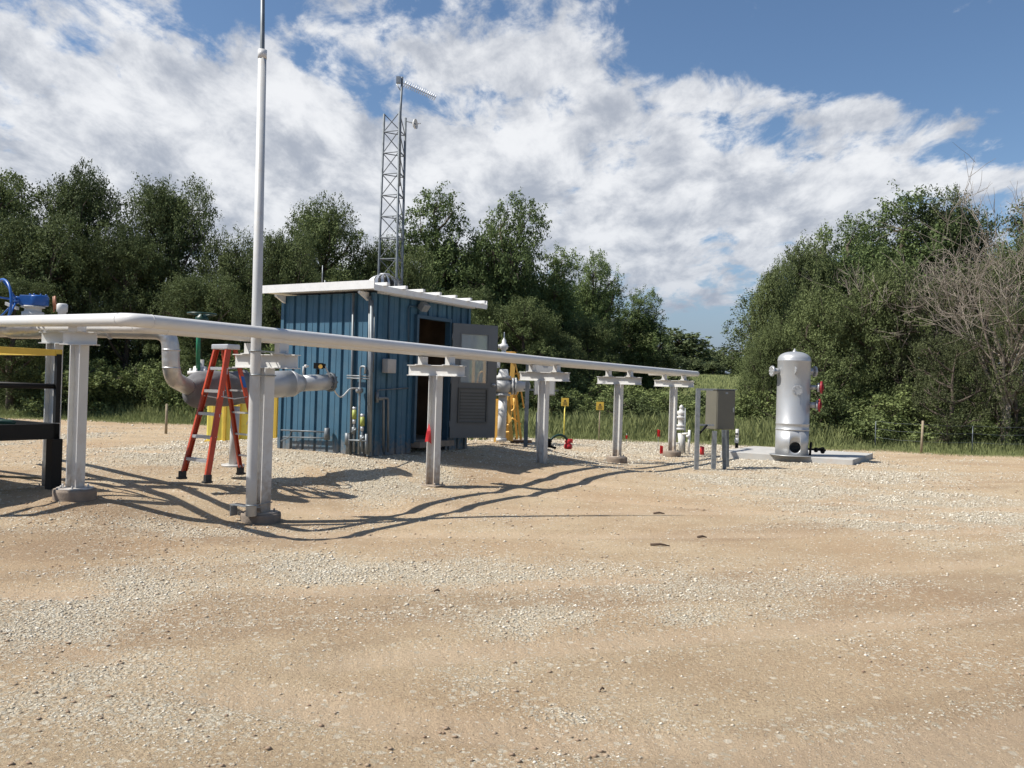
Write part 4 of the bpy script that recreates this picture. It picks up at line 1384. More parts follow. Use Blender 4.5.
# box: front-left face is narrow, front-right face broad
e0 = P(715.8, 429.5, DB - .15); topz = P(715.8, 389.5, DB - .15).z
ru = Vector((0.97, 0.24, 0)).normalized(); lu = Vector((-0.50, 0.87, 0)).normalized()
wR, wL = .44, .34
zc0, zc1 = e0.z, topz
cc = Vector((e0.x, e0.y, 0)) + ru * wR / 2 + lu * wL / 2 + UP * (zc0 + zc1) / 2
MB().obox(cc, ru * wR / 2, lu * wL / 2, UP * (zc1 - zc0) / 2).build('cabinet_body', 'cabinet', cb, .012)
MB().obox(cc + UP * ((zc1 - zc0) / 2 + .008), ru * (wR / 2 + .02), lu * (wL / 2 + .02), UP * .008).build('rain_cap', 'galv', cb)
fo = lu.cross(UP) ; fo = -lu
q = Vector((e0.x, e0.y, 0)) + ru * wR / 2 - lu * .008
MB().obox(q + UP * (zc0 + zc1) / 2, ru * (wR / 2 - .015), lu * .008, UP * ((zc1 - zc0) / 2 - .015)).build('cabinet_door', 'cabinet', cb, .004)
MB().obox(q + ru * .0 + UP * (zc1 - .07) - lu * .012, ru * .03, lu * .002, UP * .02).build('name_plate', 'galv', cb)
qh = q + ru * (wR / 2 - .06) + UP * ((zc0 + zc1) / 2) - lu * .02
MB().obox(qh, ru * .012, lu * .014, UP * .05).build('latch_handle', 'galv', cb)
posts = [(P(696.3, 468, DB - .55), P(698.2, 388.5, DB - .55), .085), (P(713.2, 470.5, DB - .3), P(714.5, 431, DB - .3), .09),
         (P(724.5, 470, DB - .2), P(723.5, 430, DB - .2), .07), (P(727.6, 466.5, DB + .3), P(727.3, 430, DB + .3), .06)]
for a, b_, w in posts:
    MB().obox((a + b_) / 2 - UP * .03, U * w / 2, Vector((0, w / 2, 0)), (b_ - a) / 2 + UP * .03).build('leg', 'galv' if w > .08 else 'galvdark', cb)
MB().tube([P(700, 433, DB - .5), P(707, 425, DB - .3)], .025, 8).build('brace', 'black', cb)
MB().box(P(705, 389.5, DB - .3), .34, .05, .04).box(P(706, 425, DB - .3), .34, .05, .04).build('cross_rail', 'galv', cb)
MB().cyl(P(712, 452, DB - .36), P(712, 450.5, DB - .36), .07, 12).build('conduit_hub', 'galv', cb) if False else None

# marker post
q = P(736.5, 447.5, 22.0)
mk = thing('marker_post', (q.x, q.y, q.z), 'short white marker post with black bands at the near corner of the concrete pad', 'post')
MB().tube([P(737, 438, 22), P(737.3, 429, 22)], .042, 12).build('top_tube', 'white', mk)
MB().tube([P(736.6, 448, 22), P(736.8, 442, 22)], .042, 12).tube([P(737, 434.6, 22), P(737, 433, 22)], .044, 12).build('black_band', 'black', mk)
MB().tube([P(736.4, 443, 22), P(736.9, 438, 22)], .052, 12).build('tape_wrap', 'grey', mk)

# ================================================================== PAD AND VESSEL
pf, pn = Vector((5.55, 21.5, 0)), Vector((8.12, 20.0, 0))
pdv = d * 3.0
pz = 0.13
m = MB().prism([pn + UP * pz, pf + (pf - pn).normalized() * .2 + UP * pz, pf + (pf - pn).normalized() * .2 + pdv + UP * pz, pn + pdv + UP * pz], UP * -.26)
tag(m.build('concrete_pad', 'slab', None, .012), 'flat pale concrete pad carrying the silver vessel', 'pad')
DVe = 20.9
vb = P(791.5, 457, DVe); vb.z = pz
RV = .395
top_z = P(795, 350.5, DVe).z
HT = top_z - pz
lean = Vector((0, 0, 0))
ve = thing('separator_vessel', vb, 'tall silver cylindrical pressure vessel with a domed top standing upright on the concrete pad', 'tank')
# skirt with holes (boolean applied, cutters removed)
sk_h = .62
m = MB().lathe(vb, [(RV, .015), (RV, sk_h)], 72)
sko = m.build('skirt', 'silver', ve)
so = sko.modifiers.new('solid', 'SOLIDIFY'); so.thickness = .012; so.offset = -1
cuts = []
for dirv in (Vector((-.12, -1, 0)).normalized(), Vector((1, -.32, 0)).normalized()):
    c_ = MB().cyl(vb + UP * .215 + dirv * .1, vb + UP * .215 + dirv * .6, .135, 28).build('cutter', 'silver'); cuts.append(c_)
    bo = sko.modifiers.new('hole', 'BOOLEAN'); bo.operation = 'DIFFERENCE'; bo.object = c_; bo.solver = 'EXACT'
bpy.context.view_layer.update()
dg = bpy.context.evaluated_depsgraph_get()
nm = bpy.data.meshes.new_from_object(sko.evaluated_get(dg))
sko.modifiers.clear(); sko.data = nm
for c_ in cuts: bpy.data.objects.remove(c_)
MB().disc(vb + UP * .008, UP, RV + .13, .016, 48).build('base_ring', 'silver', ve)
prof = [(RV + .0, sk_h)]
prof += [(RV + .012, sk_h + .01), (RV + .012, sk_h + .03), (RV, sk_h + .04), (RV, sk_h + .14), (RV + .008, sk_h + .15), (RV + .008, sk_h + .17), (RV, sk_h + .18)]
zsh = HT - .26
prof += [(RV, zsh - .02), (RV + .005, zsh - .01), (RV + .005, zsh + .01)]
for k in range(10):
    a = k / 9 * math.pi / 2
    prof.append((max(.001, RV * math.cos(a) ** .8), zsh + .02 + (HT - zsh - .05) * math.sin(a)))
MB().lathe(vb, prof, 72).build('shell', 'silver', ve)
MB().lathe(vb + UP * (HT - .04), [(.05, 0), (.05, .03), (.025, .035), (.02, .08), (0, .085)], 12).build('top_nozzle', 'silver', ve)


def nozzle(px, py, dirv, out, r=.075, fr=.13, name='nozzle', mt='silver'):
    dirv = Vector(dirv).normalized()
    c_ = Vector((vb.x, vb.y, P(px, py, DVe).z))
    a = c_ + dirv * (RV - .03); b_ = c_ + dirv * (RV + out)
    m = MB().cyl(a, b_, r, 20).disc(b_, dirv, fr, .045, 26)
    for k in range(8):
        an = k * math.pi / 4; s1 = dirv.cross(UP).normalized(); s2 = s1.cross(dirv)
        q = b_ + (s1 * math.cos(an) + s2 * math.sin(an)) * fr * .78; m.cyl(q - dirv * .04, q + dirv * .04, .013, 6)
    return m.build(name, mt, ve), b_, dirv


nozzle(770, 371, (-1, -.12, 0), .17)
nozzle(814, 371.5, (1, .12, 0), .14)
nozzle(788.5, 390, (-.13, -1, 0), .10, .06, .125)
o_, b_, dv = nozzle(816, 405, (.93, -.37, 0), .17, .07, .12)
m = MB().disc(b_ + dv * .05, dv, .165, .04, 26).disc(b_ + dv * .085, dv, .07, .03, 16)
m.build('blind_cover', 'vesselred', ve)
o_, b_, dv = nozzle(816, 387.5, (.93, -.37, 0), .19, .05, .11)
MB().disc(b_ + dv * .06, dv, .155, .05, 24).disc(b_ + dv * .1, dv, .08, .03, 16).build('blind_cover', 'vesselred', ve)
m = MB(); q = Vector((vb.x, vb.y, P(791, 371, DVe).z)) + Vector((-.1, -RV, 0))
m.prism([q + Vector((-.012, .02, -.09)), q + Vector((-.012, -.09, -.02)), q + Vector((-.012, -.09, .05)), q + Vector((-.012, .02, .1))], (.024, 0, 0))
m.build('lifting_lug', 'silver', ve)
q = vb + Vector((RV + .02, -.05, 0))
m = MB().tube([q + UP * .17 - Vector((.1, 0, 0)), q + Vector((.44, .1, .14))], .025, 8).tube([q + Vector((.02, 0, 0)), q + Vector((.04, 0, .34))], .03, 8)
m.disc(q + Vector((.18, .04, .15)), (1, .2, 0), .06, .05, 14).disc(q + Vector((.36, .08, .14)), (1, .2, 0), .08, .04, 14).tube([q + Vector((.18, .04, .16)), q + Vector((.34, -.04, .22))], .015, 6)
m.build('drain_valve', 'black', ve)

# twigs and clods
for i, (px, py, L_, a, lab) in enumerate([(659, 514, .15, .1, 'dark twig lying on the sand below the cabinet'), (660, 546, .2, -.25, 'short dark stick lying on open sand'),
                                     (702, 536, .11, .05, 'small stick lying right of the longer dark stick'), (602, 690, .035, .9, 'tiny dark twig in the right foreground'),
                                     (437, 588, .05, .3, 'dark pebble-sized chip in the middle foreground')]):
    r = ray(px, py); t_ = -H / r.z; x_, y_ = r.x * t_, r.y * t_; z_ = gzz(x_, y_) + .012
    v_ = Vector((math.cos(a), math.sin(a) * .8, 0)) * L_ / 2
    p_ = Vector((x_, y_, z_))
    tag(MB().tube([p_ - v_, p_ + UP * .012 + v_.cross(UP) * .12, p_ + v_], [min(.012, L_ * .12), min(.014, L_ * .16), .005], 7).build('twig', 'stick'), lab, 'twig')

# ================================================================== VEGETATION
def leaves(centres, dirs, n_per, spread, length, size, tone, up=0.35):
    """sprays of leaves along short twigs"""
    k = len(centres)
    idx = np.repeat(np.arange(k), n_per); m_ = len(idx)
    t = rng.random(m_)
    pos = centres[idx] + dirs[idx] * (t * length[idx])[:, None] + rng.normal(0, 1, (m_, 3)) * (spread[idx] * (1 - 0.45 * t))[:, None]
    nrm = rng.normal(0, 1, (m_, 3)); nrm[:, 2] += up * 1.5
    nrm += dirs[idx] * 0.6
    nrm /= np.linalg.norm(nrm, axis=1)[:, None]
    u = np.cross(nrm, rng.normal(0, 1, (m_, 3))); u /= np.linalg.norm(u, axis=1)[:, None]
    w = np.cross(nrm, u)
    s = size * (0.6 + 0.8 * rng.random(m_))[:, None]
    v = np.stack([pos - u * s, pos + w * s * 0.5 + nrm * s * .12, pos + u * s, pos - w * s * 0.5 + nrm * s * .12], 1)
    tn = np.clip(tone[idx] + rng.normal(0, 0.13, m_), 0, 1)
    return v.reshape(-1, 3), np.repeat(tn, 4)


def crown_mesh(name, lobes, material, n_twig, n_leaf, size, seed=0, upbias=0.25, gap=0.0):
    """lobes: list of (x,y,z,r,elong)"""
    C, Dn, Ln, Sp, T = [], [], [], [], []
    for (x, y, z, r, el) in lobes:
        k = max(6, int(n_twig * r * r))
        v = rng.normal(0, 1, (k, 3)); v /= np.linalg.norm(v, axis=1)[:, None]
        v[:, 2] = v[:, 2] * 0.9 + upbias; v /= np.linalg.norm(v, axis=1)[:, None]
        rad = r * (0.45 + 0.42 * rng.random(k) ** 0.6)
        c = v * rad[:, None]; c[:, 2] *= el
        C.append(c + np.array([x, y, z])); 
        dr = v + rng.normal(0, .25, (k, 3)); dr[:, 2] += .15; dr /= np.linalg.norm(dr, axis=1)[:, None]
        Dn.append(dr); Ln.append(r * (0.25 + 0.35 * rng.random(k))); Sp.append(np.full(k, 0.085 + 0.055 * r))
        T.append(np.clip(0.30 + rng.normal(0, .10) + rng.normal(0, .10, k), 0, .75))
    C, Dn, Ln, Sp, T = map(np.concatenate, (C, Dn, Ln, Sp, T))
    v, tn = leaves(C, Dn, n_leaf, Sp, Ln, size, T)
    f = np.arange(len(v)).reshape(-1, 4)
    return v, f, tn


def limbs(m, lobes, trunk, r0, segs=4):
    """trunk: list of points; limb from the nearest lower trunk point to each lobe"""
    m.tube(trunk, [r0 * (1 - 0.75 * i / (len(trunk) - 1)) for i in range(len(trunk))], 10)
    for (x, y, z, r, el) in lobes:
        tgt = Vector((x, y, z))
        cands = [p for p in trunk if p.z < z - 0.25 * math.hypot(x - p.x, y - p.y)] or [trunk[0]]
        st = min(cands, key=lambda p: (p - tgt).length)
        mid = (st + tgt) / 2 + Vector((random.uniform(-.2, .2), random.uniform(-.2, .2), -.12 * (tgt - st).length))
        rr = min(r0 * .5, .03 + .035 * (tgt - st).length)
        m.tube(arc(st, mid, tgt, 5), [rr * (1 - .14 * i) for i in range(6)], 6, cap=False)
        for _ in range(3):
            e = tgt + Vector((random.gauss(0, 1), random.gauss(0, 1), random.gauss(.4, .8))).normalized() * r * .8
            m.tube([tgt * .6 + mid * .4, (tgt + e) / 2, e], [rr * .35, rr * .25, rr * .08], 5, cap=False)


PROTO = {}


def proto_tree(key, kind, Hh, Rr, material, seed, n_twig=26, n_leaf=26, size=.10):
    rnd = random.Random(seed); lobes = []
    if kind == 'elm':          # irregular oval crown with upward sprays
        for k in range(30):
            a = rnd.uniform(0, 6.283); t = rnd.uniform(.10, .93)
            prof = math.sin(min(1, t * 1.25) ** .75 * math.pi * .80) ** .7 if t < .93 else .2
            rr = Rr * prof * rnd.uniform(.35, .92)
            lobes.append((rr * math.cos(a), rr * math.sin(a), Hh * t, Rr * rnd.uniform(.28, .44), rnd.uniform(.7, .95)))
        for k in range(9):
            a = rnd.uniform(0, 6.283); rr = Rr * rnd.uniform(.0, .65)
            lobes.append((rr * math.cos(a), rr * math.sin(a), Hh * (rnd.uniform(.84, .92) - .12 * (rr / Rr) ** 2), Rr * rnd.uniform(.2, .3), rnd.uniform(.9, 1.3)))
        for k in range(8):
            a = rnd.uniform(0, 6.283); rr = Rr * rnd.uniform(.8, 1.02)
            lobes.append((rr * math.cos(a), rr * math.sin(a), Hh * rnd.uniform(.3, .75), Rr * rnd.uniform(.12, .2), 1.))
    elif kind == 'cottonwood':  # rounded billowing heads
        for hx, hy, hz_, hr in ((0, 0, .76, .62), (-.5, .1, .62, .5), (.5, -.1, .66, .48), (.1, .5, .5, .55), (-.1, -.5, .45, .55), (.45, .3, .3, .5), (-.5, -.2, .28, .5)):
            for k in range(7):
                v = Vector((rnd.gauss(0, 1), rnd.gauss(0, 1), rnd.gauss(.2, 1))).normalized() * Rr * hr * rnd.uniform(.35, .75)
                lobes.append((hx * Rr * .8 + v.x, hy * Rr * .8 + v.y, min(Hh * .95, Hh * hz_ + v.z * 1.3), Rr * rnd.uniform(.22, .34), rnd.uniform(.8, 1.1)))
    elif kind == 'bush':
        for k in range(17):
            a = rnd.uniform(0, 6.283); rr = Rr * rnd.uniform(0, .9) ; hmx = Hh * (1 - .55 * (rr / Rr) ** 2)
            lobes.append((rr * math.cos(a), rr * math.sin(a), hmx * rnd.uniform(.15, .85), Rr * rnd.uniform(.22, .34), rnd.uniform(.7, 1.)))
        for k in range(10):
            a = rnd.uniform(0, 6.283); rr = Rr * rnd.uniform(0, .8)
            lobes.append((rr * math.cos(a), rr * math.sin(a), Hh * rnd.uniform(.8, 1.0) * (1 - .4 * (rr / Rr) ** 2), Rr * rnd.uniform(.08, .14), 1.6))
    v, f, tn = crown_mesh(key, lobes, material, n_twig, n_leaf, size)
    trunk = [Vector((0, 0, -.3))]
    for k in range(1, 7):
        trunk.append(Vector((rnd.uniform(-.1, .1) * k * .5, rnd.uniform(-.1, .1) * k * .5, Hh * .82 * k / 6)))
    m = MB(); limbs(m, lobes[:28], trunk, .035 * Hh ** .9 if kind != 'bush' else .04)
    PROTO[key] = dict(v=v, f=f, tn=tn, trunk=m, mat=material, me=None, tme=None, H=float(np.percentile(v[:, 2], 99.7)), R=float(np.percentile(np.hypot(v[:, 0], v[:, 1]), 96)))


proto_tree('elm_a', 'elm', 10, 3.6, 'leaf', 1, 28, 36, .062)
proto_tree('elm_b', 'elm', 9.5, 3.9, 'leaf', 2, 28, 36, .062)
proto_tree('elm_c', 'elm', 10.5, 3.0, 'leaf', 3, 30, 36, .062)
proto_tree('cot_a', 'cottonwood', 10.5, 3.3, 'leafcot', 4, 30, 36, .065)
proto_tree('cot_b', 'cottonwood', 10, 3.6, 'leafcot', 5, 30, 36, .065)
proto_tree('mix_a', 'elm', 7, 3.4, 'leafmix', 6, 28, 34, .060)
proto_tree('olive_a', 'elm', 7.5, 3.4, 'leafdry', 8, 13, 22, .06)
proto_tree('bush_a', 'bush', 2.4, 2.0, 'leafbush', 9, 90, 18, .055)
proto_tree('bush_b', 'bush', 2.0, 2.2, 'leafbush', 10, 90, 18, .055)
proto_tree('bush_c', 'bush', 2.2, 1.5, 'leaf', 12, 110, 18, .05)
proto_tree('far_a', 'cottonwood', 9, 4.2, 'leafhaze', 13, 9, 16, .20)


def place_tree(key, name, x, y, hgt, wid, label, cat='tree', group=None, rz=None):
    p = PROTO[key]; g_ = gz(x, y)
    t = thing(name, (x, y, g_), label, cat, group)
    if p['me'] is None:
        c = np_mesh('crown' if cat != 'bush' else 'foliage', p['v'], p['f'], p['mat'], None, {'tone': p['tn']})
        tk = p['trunk'].build('trunk' if cat != 'bush' else 'stems', 'bark')
        p['me'], p['tme'] = c.data, tk.data
    else:
        c = bpy.data.objects.new('crown' if cat != 'bush' else 'foliage', p['me']); COL.objects.link(c)
        tk = bpy.data.objects.new('trunk' if cat != 'bush' else 'stems', p['tme']); COL.objects.link(tk)
    s = hgt / p['H']
    t.rotation_euler.z = rng.random() * 6.283 if rz is None else rz
    t.scale = (wid, wid, s)
    c.parent = t; tk.parent = t
    return t


GL, GR, GFar = 'dense trees behind the left half of the yard', 'dense trees behind the right half of the yard', 'distant trees beyond the grassy rise'
# px centre, py top, distance, width scale, proto, label
TREES = [
    (-12, 163, 36, 55, 'elm_c', 'dark tall tree cut off by the left edge of the picture', GL),
    (82, 168, 37, 46, 'elm_a', 'tall dark feathery tree at far left, its rounded top left of the spiky one', GL),
    (168, 182, 37, 40, 'elm_b', 'tall dark tree with spiky upright sprays, left of the white mast', GL),
    (124, 226, 35, 40, 'elm_a', 'dark tree filling the gap between the two tall left-hand trees', GL),
    (38, 215, 34, 45, 'elm_b', 'shadowy tree low in front of the far left group', GL),
    (228, 236, 36, 38, 'mix_a', 'paler green rounded tree just left of the white mast', GL),
    (322, 200, 38, 46, 'elm_a', 'dark tree with a ragged top directly above the left end of the shed roof', GL),
    (283, 232, 35, 32, 'elm_b', 'dark tree just right of the white mast', GL),
    (372, 240, 38, 25, 'elm_c', 'small dark tree behind the foot of the lattice tower', GL),
    (436, 196, 40, 42, 'cot_a', 'tall bright cottonwood right of the lattice tower', GL),
    (500, 200, 40, 40, 'cot_b', 'tall full cottonwood behind the open shed door', GL),
    (405, 250, 37, 30, 'mix_a', 'lower green tree between the lattice tower and the tall cottonwood', GL),
    (548, 252, 42, 35, 'cot_a', 'mid-height tree stepping down right of the tall cottonwoods', GL),
    (592, 256, 46, 26, 'cot_b', 'loose airy cottonwood with pale leaves above the third support', GL),
    (638, 292, 52, 25, 'cot_a', 'rounded tree stepping down towards the gap in the skyline', GL),
    (520, 300, 36, 40, 'elm_a', 'dark low tree in front of the cottonwoods behind the white riser', GL),
    (460, 290, 36, 40, 'elm_b', 'dark low tree behind the shed roof eave', GL),
    (588, 318, 40, 26, 'elm_a', 'dark low tree behind the fourth support', GL),
    (560, 330, 37, 28, 'mix_a', 'low green tree behind the yellow warning signs', GL),
    (200, 275, 33, 35, 'elm_b', 'dark low tree behind the green valve', GL),
    (10, 275, 31, 35, 'elm_c', 'dark low tree behind the blue handwheel', GL),
    (770, 262, 34, 25, 'mix_a', 'green tree forming the left end of the right-hand group, beside the sky gap', GR),
    (802, 240, 37, 32, 'mix_a', 'leafy tree behind the silver vessel', GR),
    (846, 218, 38, 42, 'cot_b', 'tree with a lighter rounded crown right of the silver vessel', GR),
    (892, 194, 39, 52, 'cot_a', 'highest dark-topped tree of the right-hand group', GR),
    (942, 194, 39, 45, 'elm_a', 'tall dark tree beside the bare grey branches', GR),
    (1030, 235, 34, 45, 'elm_b', 'dark green tree cut off by the right edge of the picture', GR),
    (822, 290, 31, 42, 'mix_a', 'shrubby low tree with drooping branches just right of the vessel', GR),
    (880, 262, 31, 45, 'mix_a', 'broad low tree in the middle of the right-hand group', GR),
    (930, 275, 30, 42, 'olive_a', 'thin olive tree with twiggy branches above the fence post', GR),
    (985, 255, 29.6, 38, 'olive_a', 'sparse olive tree tangled with the bare dead tree', GR),
    (1015, 300, 27.6, 34, 'olive_a', 'low olive tree in front of the large dead tree', GR),
    (952, 330, 27.8, 34, 'olive_a', 'low olive tree behind the whitish fence post', GR),
    (768, 322, 32, 22, 'mix_a', 'small low tree left of the silver vessel', GR),
    (1075, 200, 38, 60, 'elm_c', 'tree beyond the right edge of the picture', GR),
    (675, 330, 95, 30, 'far_a', 'distant dome-shaped tree, highest beyond the grassy rise', GFar),
    (700, 352, 105, 18, 'far_a', 'distant tree right of the dome-shaped one', GFar),
    (723, 348, 100, 16, 'far_a', 'distant tree just left of the right-hand group', GFar),
    (655, 345, 90, 22, 'far_a', 'distant tree left of the dome-shaped one', GFar),
    (690, 358, 86, 15, 'far_a', 'low distant tree directly on top of the grassy rise', GFar),
    (712, 362, 84, 10, 'far_a', 'smallest distant tree on the grassy rise', GFar),
    (745, 350, 95, 18, 'far_a', 'distant tree mostly hidden behind the right-hand group', GFar),
    (-150, 180, 38, 60, 'elm_a', 'tree farther out past the left edge of the picture', GL),
    (-260, 200, 36, 60, 'elm_b', 'tree farthest out past the left edge of the picture', GL),
    (1190, 210, 37, 60, 'elm_b', 'tree farthest out past the right edge of the picture', GR),
    (-60, 190, 44, 70, 'elm_b', 'tree beyond the left edge of the picture', GL),
]
for k_, (px, py, D_) in enumerate([(20, 240, 47), (110, 245, 48), (190, 275, 47), (262, 262, 46), (340, 262, 48), (410, 275, 47), (480, 262, 49), (545, 290, 50), (610, 315, 54), (800, 285, 46), (860, 250, 47), (925, 240, 47), (990, 250, 45), (1050, 250, 46)]):
    TREES.append((px, py, D_, 62, ['elm_a', 'elm_b', 'mix_a'][k_ % 3], 'dark tree of the back row showing only through gaps between nearer crowns', 'back row trees seen through gaps'))

for px, py, D_, w, key, lab, grp in TREES:
    w = w * D_ / F / PROTO[key]['R'] * 1.26
    q = P(px, 395, D_); top = P(px, py, D_).z
    hgt = top - gz(q.x, D_)
    place_tree(key, 'tree', q.x, D_, hgt, w, lab, 'tree', grp)

# understorey bushes
bl_ = ['leafy bush at the foot of the trees', ]
rb = random.Random(5)
BUSH = []
for i in range(38):
    px = -40 + i * 29.5 + rb.uniform(-8, 8)
    if 270 < px < 500: D_ = rb.uniform(31, 33)
    else: D_ = rb.uniform(30.0, 32.5)
    D_ += 1.2
    if px > 780: D_ -= 3.0
    ht = rb.uniform(1.5, 2.4)
    if 560 < px < 770: ht = rb.uniform(1.3, 1.75)
    if px < 260: ht = rb.uniform(2.0, 2.9)
    BUSH.append((px, D_, ht, rb.choice(['bush_a', 'bush_b', 'bush_c']), rb.uniform(.8, 1.15)))
for px, D_, ht, key, w in BUSH:
    x = XD(px, D_, 410)
    place_tree(key, 'bush', x, D_, ht, w, 'green brush growing at the foot of the trees behind the yard', 'bush', 'brush along the tree line')
for px, D_, ht, w in ((612, 36, 1.8, 1.2), (650, 38, 1.7, 1.2), (690, 40, 1.2, 1.), (745, 36, 1.4, 1.1), (715, 45, 1.3, 1.2), (580, 36, 2.2, 1.2), (640, 44, 1.5, 1.4)):
    x = XD(px, D_, 410)
    place_tree('bush_b', 'bush', x, D_, ht, w, 'green brush growing at the foot of the trees behind the yard', 'bush', 'brush along the tree line')
x = XD(478, 24, 320)
place_tree('bush_a', 'sapling', XD(488, 24), 24.0, 3.35, .42, 'bright young sapling rising behind the open shed door', 'tree')

# dead tree with bare grey branches
def dead(px, D_, top_px, label, n0=7, seed=3, spread=1.0):
    rnd = random.Random(seed)
    q = P(px, 395, D_); x0, y0 = q.x, D_; g_ = gz(x0, y0)
    Ht_ = P(px, top_px, D_).z - g_
    t = thing('dead_tree', (x0, y0, g_), label, 'tree')
    mt, mbr = MB(), MB()

    def grow(p, v, ln, r, depth):
        k = 3; pts = [p]; rs = [r]
        for i in range(k):
            v = (v + Vector((rnd.gauss(0, .16), rnd.gauss(0, .16), rnd.gauss(.05, .10)))).normalized()
            p = p + v * ln / k; pts.append(p); rs.append(r * (1 - .5 * (i + 1) / k))
        (mbr if depth else mt).tube(pts, rs, 6 if depth < 2 else 4, cap=False)
        if depth >= 5 or ln < .2: return
        for _ in range(rnd.choice([2, 3, 3, 4]) if depth < 4 else 3):
            i = rnd.choice([1, 2, 3, 3])
            nv = (v + Vector((rnd.gauss(0, .62), rnd.gauss(0, .62), rnd.gauss(.08, .42)))).normalized()
            grow(pts[i], nv, ln * rnd.uniform(.58, .82), max(.008, rs[i] * .6), depth + 1)
    base = Vector((x0, y0, g_ - .2)); fork = Vector((x0 + .1, y0, g_ + 1.5))
    mt.tube([base, (base + fork) / 2 + Vector((.05, 0, 0)), fork], [.20, .15, .12], 12)
    for k in range(n0):
        a = 6.283 * k / n0 + rnd.uniform(-.3, .3); tilt = rnd.uniform(.15, .95) * spread
        v = Vector((math.cos(a) * tilt, math.sin(a) * tilt * .7, 1)).normalized()
        grow(fork - UP * rnd.uniform(0, .6), v, Ht_ * rnd.uniform(.26, .35), .065, 1)
    mt.build('trunk', 'deadbark', t); mbr.build('bare_branches', 'deadbark', t)


dead(1004, 27.6, 176, 'leafless grey dead tree with a tangle of bare branches at the right edge', 13, 3, .42)
dead(905, 31, 235, 'bare-branched half-dead tree among the greenery above the fence post', 6, 8, .9)

# grass and weeds strip
def grass():
    NB = 260000
    x = rng.uniform(-30, 34, NB)
    u = rng.random(NB) ** 1.3
    y = grass_edge(x) - 1.1 + u * 9.6
    keep = (np.abs(x) < .74 * y + 1) & (rng.random(NB) < sstep(-1.2, 1.0, y - grass_edge(x) + 2.6 * (fbm(x * .8, y * .8, 3, 77) - .5)))
    x, y, u = x[keep], y[keep], u[keep]; k = len(x)
    tall = .5 * fbm(x * .5, y * .5, 3, 15) + .5 * rng.random(k)
    h = (0.12 + 0.60 * sstep(0.0, 2.6, y - grass_edge(x)) * (0.45 + 0.9 * tall)) * (0.5 + 0.75 * rng.random(k))
    h = np.where(x < -6, h * .8, h)
    h *= np.where(x > 11, .62, 1)
    a = rng.random(k) * 6.283; w = .007 + .009 * rng.random(k)
    lean = rng.normal(0, .18, (k, 2)) * h[:, None]
    z = ground_z(x, y) - .03
    bx, by = np.cos(a) * w, np.sin(a) * w
    v = np.stack([np.stack([x - bx, y - by, z], -1), np.stack([x + bx, y + by, z], -1),
                  np.stack([x + bx * .7 + lean[:, 0] * .4, y + by * .7 + lean[:, 1] * .4, z + h * .6], -1),
                  np.stack([x + lean[:, 0], y + lean[:, 1], z + h], -1)], 1).reshape(-1, 3)
    f = np.arange(4 * k).reshape(-1, 4)
    tn = np.repeat(np.clip(.25 + .5 * fbm(x * .8, y * .8, 3, 18) + rng.normal(0, .15, k) - .1, 0, 1), 4)
    tag(np_mesh('grass', v, f, 'grass', None, {'tone': tn}), 'tall green grass and weeds along the far edge of the yard', 'grass', kind='stuff')
    # meadow on the rise
    NB = 110000
    y = rng.uniform(36, 95, NB); x = y * rng.uniform(.16, .36, NB)
    z = ground_z(x, y) - .03
    h = .12 + .22 * rng.random(NB); a = rng.random(NB) * 6.283; w = .05
    bx, by = np.cos(a) * w, np.sin(a) * w
    v = np.stack([np.stack([x - bx, y - by, z], -1), np.stack([x + bx, y + by, z], -1), np.stack([x, y, z + h], -1)], 1).reshape(-1, 3)
    tn = np.repeat(np.clip(.9 + rng.normal(0, .15, NB), 0, 1), 3)
    tag(np_mesh('meadow_grass', v, np.arange(3 * NB).reshape(-1, 3), 'grass', None, {'tone': tn}), 'pale green meadow grass on the rise in the distance', 'grass', kind='stuff')


grass()

# wire fence
fpts = []
for px, pb, D_ in ((875, 451, 0), (921, 453.5, 0), (972, 456, 0), (1030, 458, 0), (1110, 462, 0)):
    D_ = float(grass_edge(ray(px, pb).x * 26)) + (.1 if px == 921 else 1.0)
    if px == 921: D_ = 25.3
    x = XD(px, D_, pb); fpts.append(Vector((x, D_, gzz(x, D_))))
fe = thing('wire_fence', fpts[1], 'low wire fence along the grass edge in front of the right-hand trees', 'fence')
for i, q in enumerate(fpts):
    if i == 1: MB().tube([q - UP * .1, q + UP * .97 + Vector((.03, 0, 0))], .034, 10).build('post', 'wood', fe)
    elif i > 2: MB().tube([q - UP * .1, q + UP * .85], .014, 6).build('post', 'galvdark', fe)
    else: MB().tube([q - UP * .1, q + UP * .85], .014, 6).build('post', 'galvdark', fe)
m = MB()
for h_ in (.35, .62, .86):
    for a, b_ in zip(fpts[:-1], fpts[1:]):
        m.tube([a + UP * h_, (a + b_) / 2 + UP * (h_ - .03), b_ + UP * h_], .0035, 5, cap=False)
m.build('wire', 'galvdark', fe)
q = P(166.5, 416, 23.5); q.z = gzz(q.x, q.y)
tag(MB().tube([q - UP * .05, q + UP * .83], [.04, .035], 8).build('wooden_stake', 'wood'), 'single weathered wooden stake standing in dirt left of the wrapped meter', 'stake')
# white flower heads of tall weeds
m = MB()
for px, py in ((500, 396), (629, 411), (649, 413), (616, 413), (604, 402)):
    D_ = 29.5; q = P(px, py, D_); m.lathe(q, [(0, 0), (.06, .02), (.05, .04), (0, .05)], 7)
    m.tube([Vector((q.x, q.y, gzz(q.x, q.y))), q], .006, 4)
tag(m.build('white_flowers', 'grass'), 'a few tall weeds with pale flower heads in the grass', 'weeds', kind='stuff')

